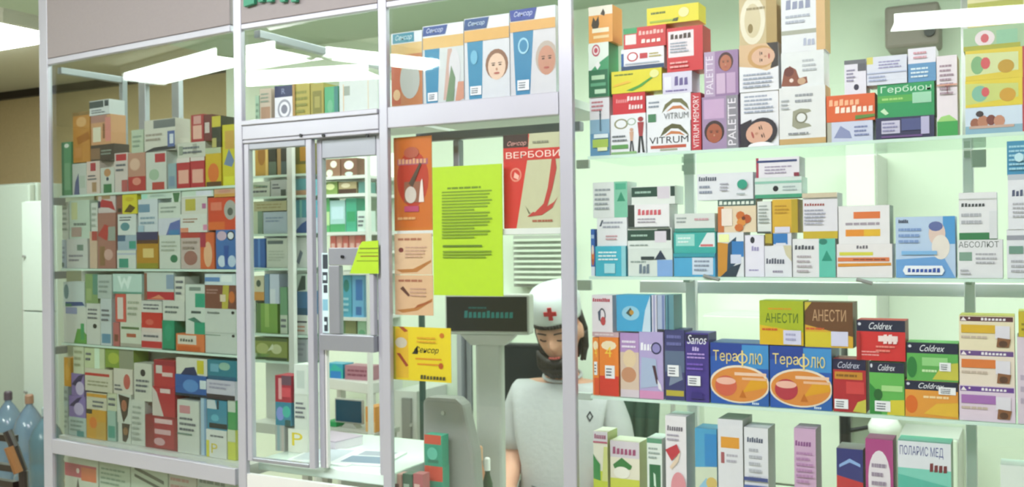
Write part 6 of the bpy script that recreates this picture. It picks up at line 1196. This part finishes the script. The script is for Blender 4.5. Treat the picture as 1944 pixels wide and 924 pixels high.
# shirt
V = [(0, .02, SEAT+.02), (0, .025, SEAT+.20), (0, .02, neck-.16), (0, .012, neck-.055)]
Ed = [(0,1),(1,2),(2,3)]; rad = [(.175,.14), (.165,.125), (.165,.115), (.085,.07)]
for s in (-1, 1):
    b = len(V); V += [(s*.150, .022, neck-.105), (s*.186, .03, neck-.22), (s*.190, .005, neck-.315)]; Ed += [(2, b), (b, b+1), (b+1, b+2)]; rad += [.072, .075, .066]
part_mesh('shirt', skin_mesh('shirt', V, Ed, rad, 0), SHIRT)
V = []; Ed = []; rad = []
V = [(0, .03, SEAT+.07)]; rad = [(.16,.12)]
for s in (-1, 1):
    b = len(V); V += [(s*.09, -.02, SEAT+.075), (s*.12, -.40, SEAT+.065), (s*.12, -.42, .12)]; Ed += [(0, b), (b, b+1), (b+1, b+2)]; rad += [.105, .078, .06]
part_mesh('trousers', skin_mesh('trousers', V, Ed, rad, 0), TROU)
for s in (-1, 1):
    m = MB(); m.box(s*.12-.042, -.60, .0, s*.12+.042, -.38, .075); m.build('shoe', BLACK, person, bevel=.02)
# collar seam
m = MB(); n = 28
for i in range(n):
    a0, a1 = 2*math.pi*i/n, 2*math.pi*(i+1)/n
    f = lambda a: (.066*math.cos(a), .005+.062*math.sin(a), neck-.028+.014*math.sin(a))
    m.tube(f(a0), f(a1), .006, .006, 8, cap=False)
m.build('collar', SHIRT, person, smooth=True)
def cap_shell(prof, mat, name, th0=0, th1=2*math.pi, n=36):
    m = MB(); k = len(prof)
    for (rx, ry, z, dy) in prof:
        for i in range(n+1):
            t = th0+(th1-th0)*i/n; m.v.append(tuple(HM @ Vector((rx*math.cos(t), dy+ry*math.sin(t), z))))
    for j in range(k-1):
        for i in range(n):
            m.f.append((j*(n+1)+i, j*(n+1)+i+1, (j+1)*(n+1)+i+1, (j+1)*(n+1)+i)); m.c.append((1,1,1))
    m.f.append(tuple((k-1)*(n+1)+i for i in range(n))); m.c.append((1,1,1))
    o = m.build(name, mat, person, smooth=True)
    s = o.modifiers.new('th', 'SOLIDIFY'); s.thickness = .004; return o
cp = cap_shell([(.086,.104,.052,0), (.088,.106,.068,0), (.090,.108,.105,0), (.087,.105,.138,.004), (.072,.090,.156,.006), (.03,.04,.163,.006)], CAPM, 'cap')
cr = MB(); RC = principled('red_cross', '#c0202c', .6)
cM = HM @ Matrix.Translation((.020, -.1095, .105))
cr.obox(cM, -.007, -.004, -.022, .007, .001, .022); cr.obox(cM, -.022, -.0042, -.007, .022, .001, .007)
cr.build('red_cross', RC, cp)
# hair: side locks from under the cap to below the chin
m = MB()
rr = random.Random(5)
for i in range(44):
    a = math.radians(rr.choice([1, -1])*rr.uniform(5, 82))
    sx = math.sin(a); cy = math.cos(a)
    # a measured from the back of the head
    p0 = HM @ Vector((.080*sx, .092*cy, .06)); p1 = HM @ Vector((.086*sx, .098*cy+.004, -.01)); p2 = HM @ Vector((.078*sx, .090*cy+.006, -.075)); p3 = HM @ Vector((.062*sx+rr.uniform(-.008,.008), .076*cy, -.115-rr.uniform(0,.015)))
    m.tube(p0, p1, .009, .012, 8); m.tube(p1, p2, .012, .012, 8); m.tube(p2, p3, .012, .004, 8)
for i in range(46):                                        # dark locks gathered under the chin in front of the collar
    x = rr.uniform(-.080, .072); e = (x/.085)**2
    p0 = HM @ Vector((x*.92, -.045-.040*(1-e)+.01*e, -.072+.022*e)); p1 = HM @ Vector((x*.86, -.055-.040*(1-e), -.100)); p2 = HM @ Vector((x*.66, -.06-.03*(1-e), -.128-rr.uniform(0,.010)))
    m.tube(p0, p1, .008, .012, 8); m.tube(p1, p2, .012, .006, 8)
m.build('hair', HAIRM, person, smooth=True)
fr_ = MB()
for s in range(-7, 8):
    x0, x1 = s*.0095, (s+1)*.0095
    q = lambda x: HM @ Vector((x, -.101*math.sqrt(max(0, 1-(x/.085)**2)), .052))
    fr_.tube(q(x0), q(x1), .008, .008, 8)
fr_.build('fringe', HAIRM, person, smooth=True)
BR = principled('brow_hair', '#3a2620', .6); EW = principled('eye_white', '#e6e2de', .3); LP = principled('lips', '#b5524c', .45)
for s in (-1, 1):
    m = MB()
    for i in range(6):
        x0, x1 = s*(.014+.006*i), s*(.014+.006*(i+1)); f = lambda x: HM @ Vector((x, -.0955*math.sqrt(1-(x/.085)**2)-.002, .026-.25*(abs(x)-.032)**2*20))
        m.tube(f(x0), f(x1), .0028, .0026, 6)
    m.build('eyebrow', BR, person)
    m = MB()
    for i in range(6):
        x0, x1 = s*(.018+.0045*i), s*(.018+.0045*(i+1)); f = lambda x: HM @ Vector((x, -.0885*math.sqrt(1-(x/.085)**2)-.0015, .001-.004*math.sin((abs(x)-.018)/.027*math.pi)))
        m.tube(f(x0), f(x1), .0024, .0024, 6)
    m.build('eyelid', BR, person)
m = MB(); f = lambda x, z: HM @ Vector((x, -.098+abs(x)*.3, z))
for x0 in (-.02, -.01, 0, .01): m.tube(f(x0, -.062), f(x0+.01, -.062), .0042, .0042, 8)
m.build('lips', LP, person, smooth=True)
# small dark diamond outline printed on the shirt
from mathutils.bvhtree import BVHTree
bpy.context.view_layer.update()
so = [c for c in person.children if c.name.startswith('shirt')][0]
bv = BVHTree.FromPolygons([tuple(v.co) for v in so.data.vertices], [tuple(p.vertices) for p in so.data.polygons])
MI = person.matrix_world.inverted()
q0 = MI @ CAM; q1 = MI @ cpt(1120, 790, 3.4)
hit = bv.ray_cast(q0, (q1-q0).normalized())
if hit[0] is not None:
    nrm = hit[1] if hit[1].dot(q0-hit[0]) > 0 else -hit[1]
    ux = Vector((0, 0, 1)).cross(nrm).normalized(); uy = nrm.cross(ux)
    m = MB(); ang = [math.pi/2*k for k in range(4)]
    for k in range(4):
        o_, i_ = .016, .009; a0, a1 = ang[k], ang[(k+1) % 4]
        pt = lambda r, a, h: hit[0]+nrm*h+ux*(r*.75*math.cos(a))+uy*(r*1.2*math.sin(a))
        m.face([pt(o_, a0, .002), pt(o_, a1, .002), pt(i_, a1, .002), pt(i_, a0, .002)])
    m.build('emblem', principled('emblem_ink', '#3a3d44', .7), person)
# stool under the person
st = empty('stool', (PX.x, PX.y, 0)); setp(st, 'round dark stool under the seated person', 'stool')
MB().lathe([(.16, SEAT-.085), (.17, SEAT-.07), (.17, SEAT-.055), (.15, SEAT-.045)], 28).build('seat', BLACK, st, smooth=True)
for i in range(4):
    a = math.pi/4+math.pi/2*i; MB().tube((.12*math.cos(a), .12*math.sin(a), SEAT-.086), (.18*math.cos(a), .18*math.sin(a), 0), .012).build('leg', LGREY, st)
# dark green folded apron hanging behind the boxes to the person's right
hk = X(1210, 1.5)
gt = empty('hanging_cloth', (hk, 1.5, 0), math.radians(5)); setp(gt, 'dark green cloth hanging from a rail beside the seated person', 'cloth')
m = MB(); nx = 22; zt0, zt1 = Z(1210, 868, 1.5), Z(1210, 700, 1.5)
hwid = (X(1237, 1.5)-X(1160, 1.5))/2
for j in range(9):
    for i in range(nx+1):
        u = i/nx; z = zt1+(zt0-zt1)*j/8; m.v.append(((u*2-1)*hwid*(1-.02*j), .016*math.sin(u*20+.3*j)*(.4+.08*j), z))
for j in range(8):
    for i in range(nx): m.f.append((j*(nx+1)+i, j*(nx+1)+i+1, (j+1)*(nx+1)+i+1, (j+1)*(nx+1)+i)); m.c.append((1,1,1))
o = m.build('cloth_panel', principled('green_cloth', '#3f5a4c', .85, bump=.3, bscale=50), gt, smooth=True)
s = o.modifiers.new('th', 'SOLIDIFY'); s.thickness = .004
MB().tube((-hwid-.05, 0, zt1+.008), (hwid+.05, 0, zt1+.008), .008).build('rail', LGREY, gt)
for s_ in (-1, 1): MB().tube((s_*(hwid+.045), 0, zt1), (s_*(hwid+.045), 0, 0), .008).build('stand_post', LGREY, gt)
# lamp globe glimpsed low in the right showcase background
lg = empty('desk_lamp', (X(1675, 1.45), 1.45, 0)); setp(lg, 'white round lamp head on a black stem glimpsed above the magenta carton', 'lamp')
zz = Z(1675, 812, 1.45)
m = MB(); m.lathe([(.004, zz-.05), (.035, zz-.04), (.05, zz-.005), (.05, zz+.01), (.03, zz+.045), (.004, zz+.052)], 20); m.build('globe', principled('lamp_globe', '#f4fbf4', .2), lg, smooth=True)
MB().tube((-.12, 0, zz-.12), (-.12, 0, zz+.03), .018).build('stem', BLACK, lg); MB().tube((-.12, 0, zz-.02), (-.045, 0, zz), .007).build('arm', BLACK, lg)
MB().tube((-.12, 0, 0), (-.12, 0, zz-.121), .012).build('pole', BLACK, lg); MB().lathe([(.13, 0), (.13, .015), (.02, .03)], 20, cx=-.12).build('base', BLACK, lg)
print('CARTONS', COUNT[0])
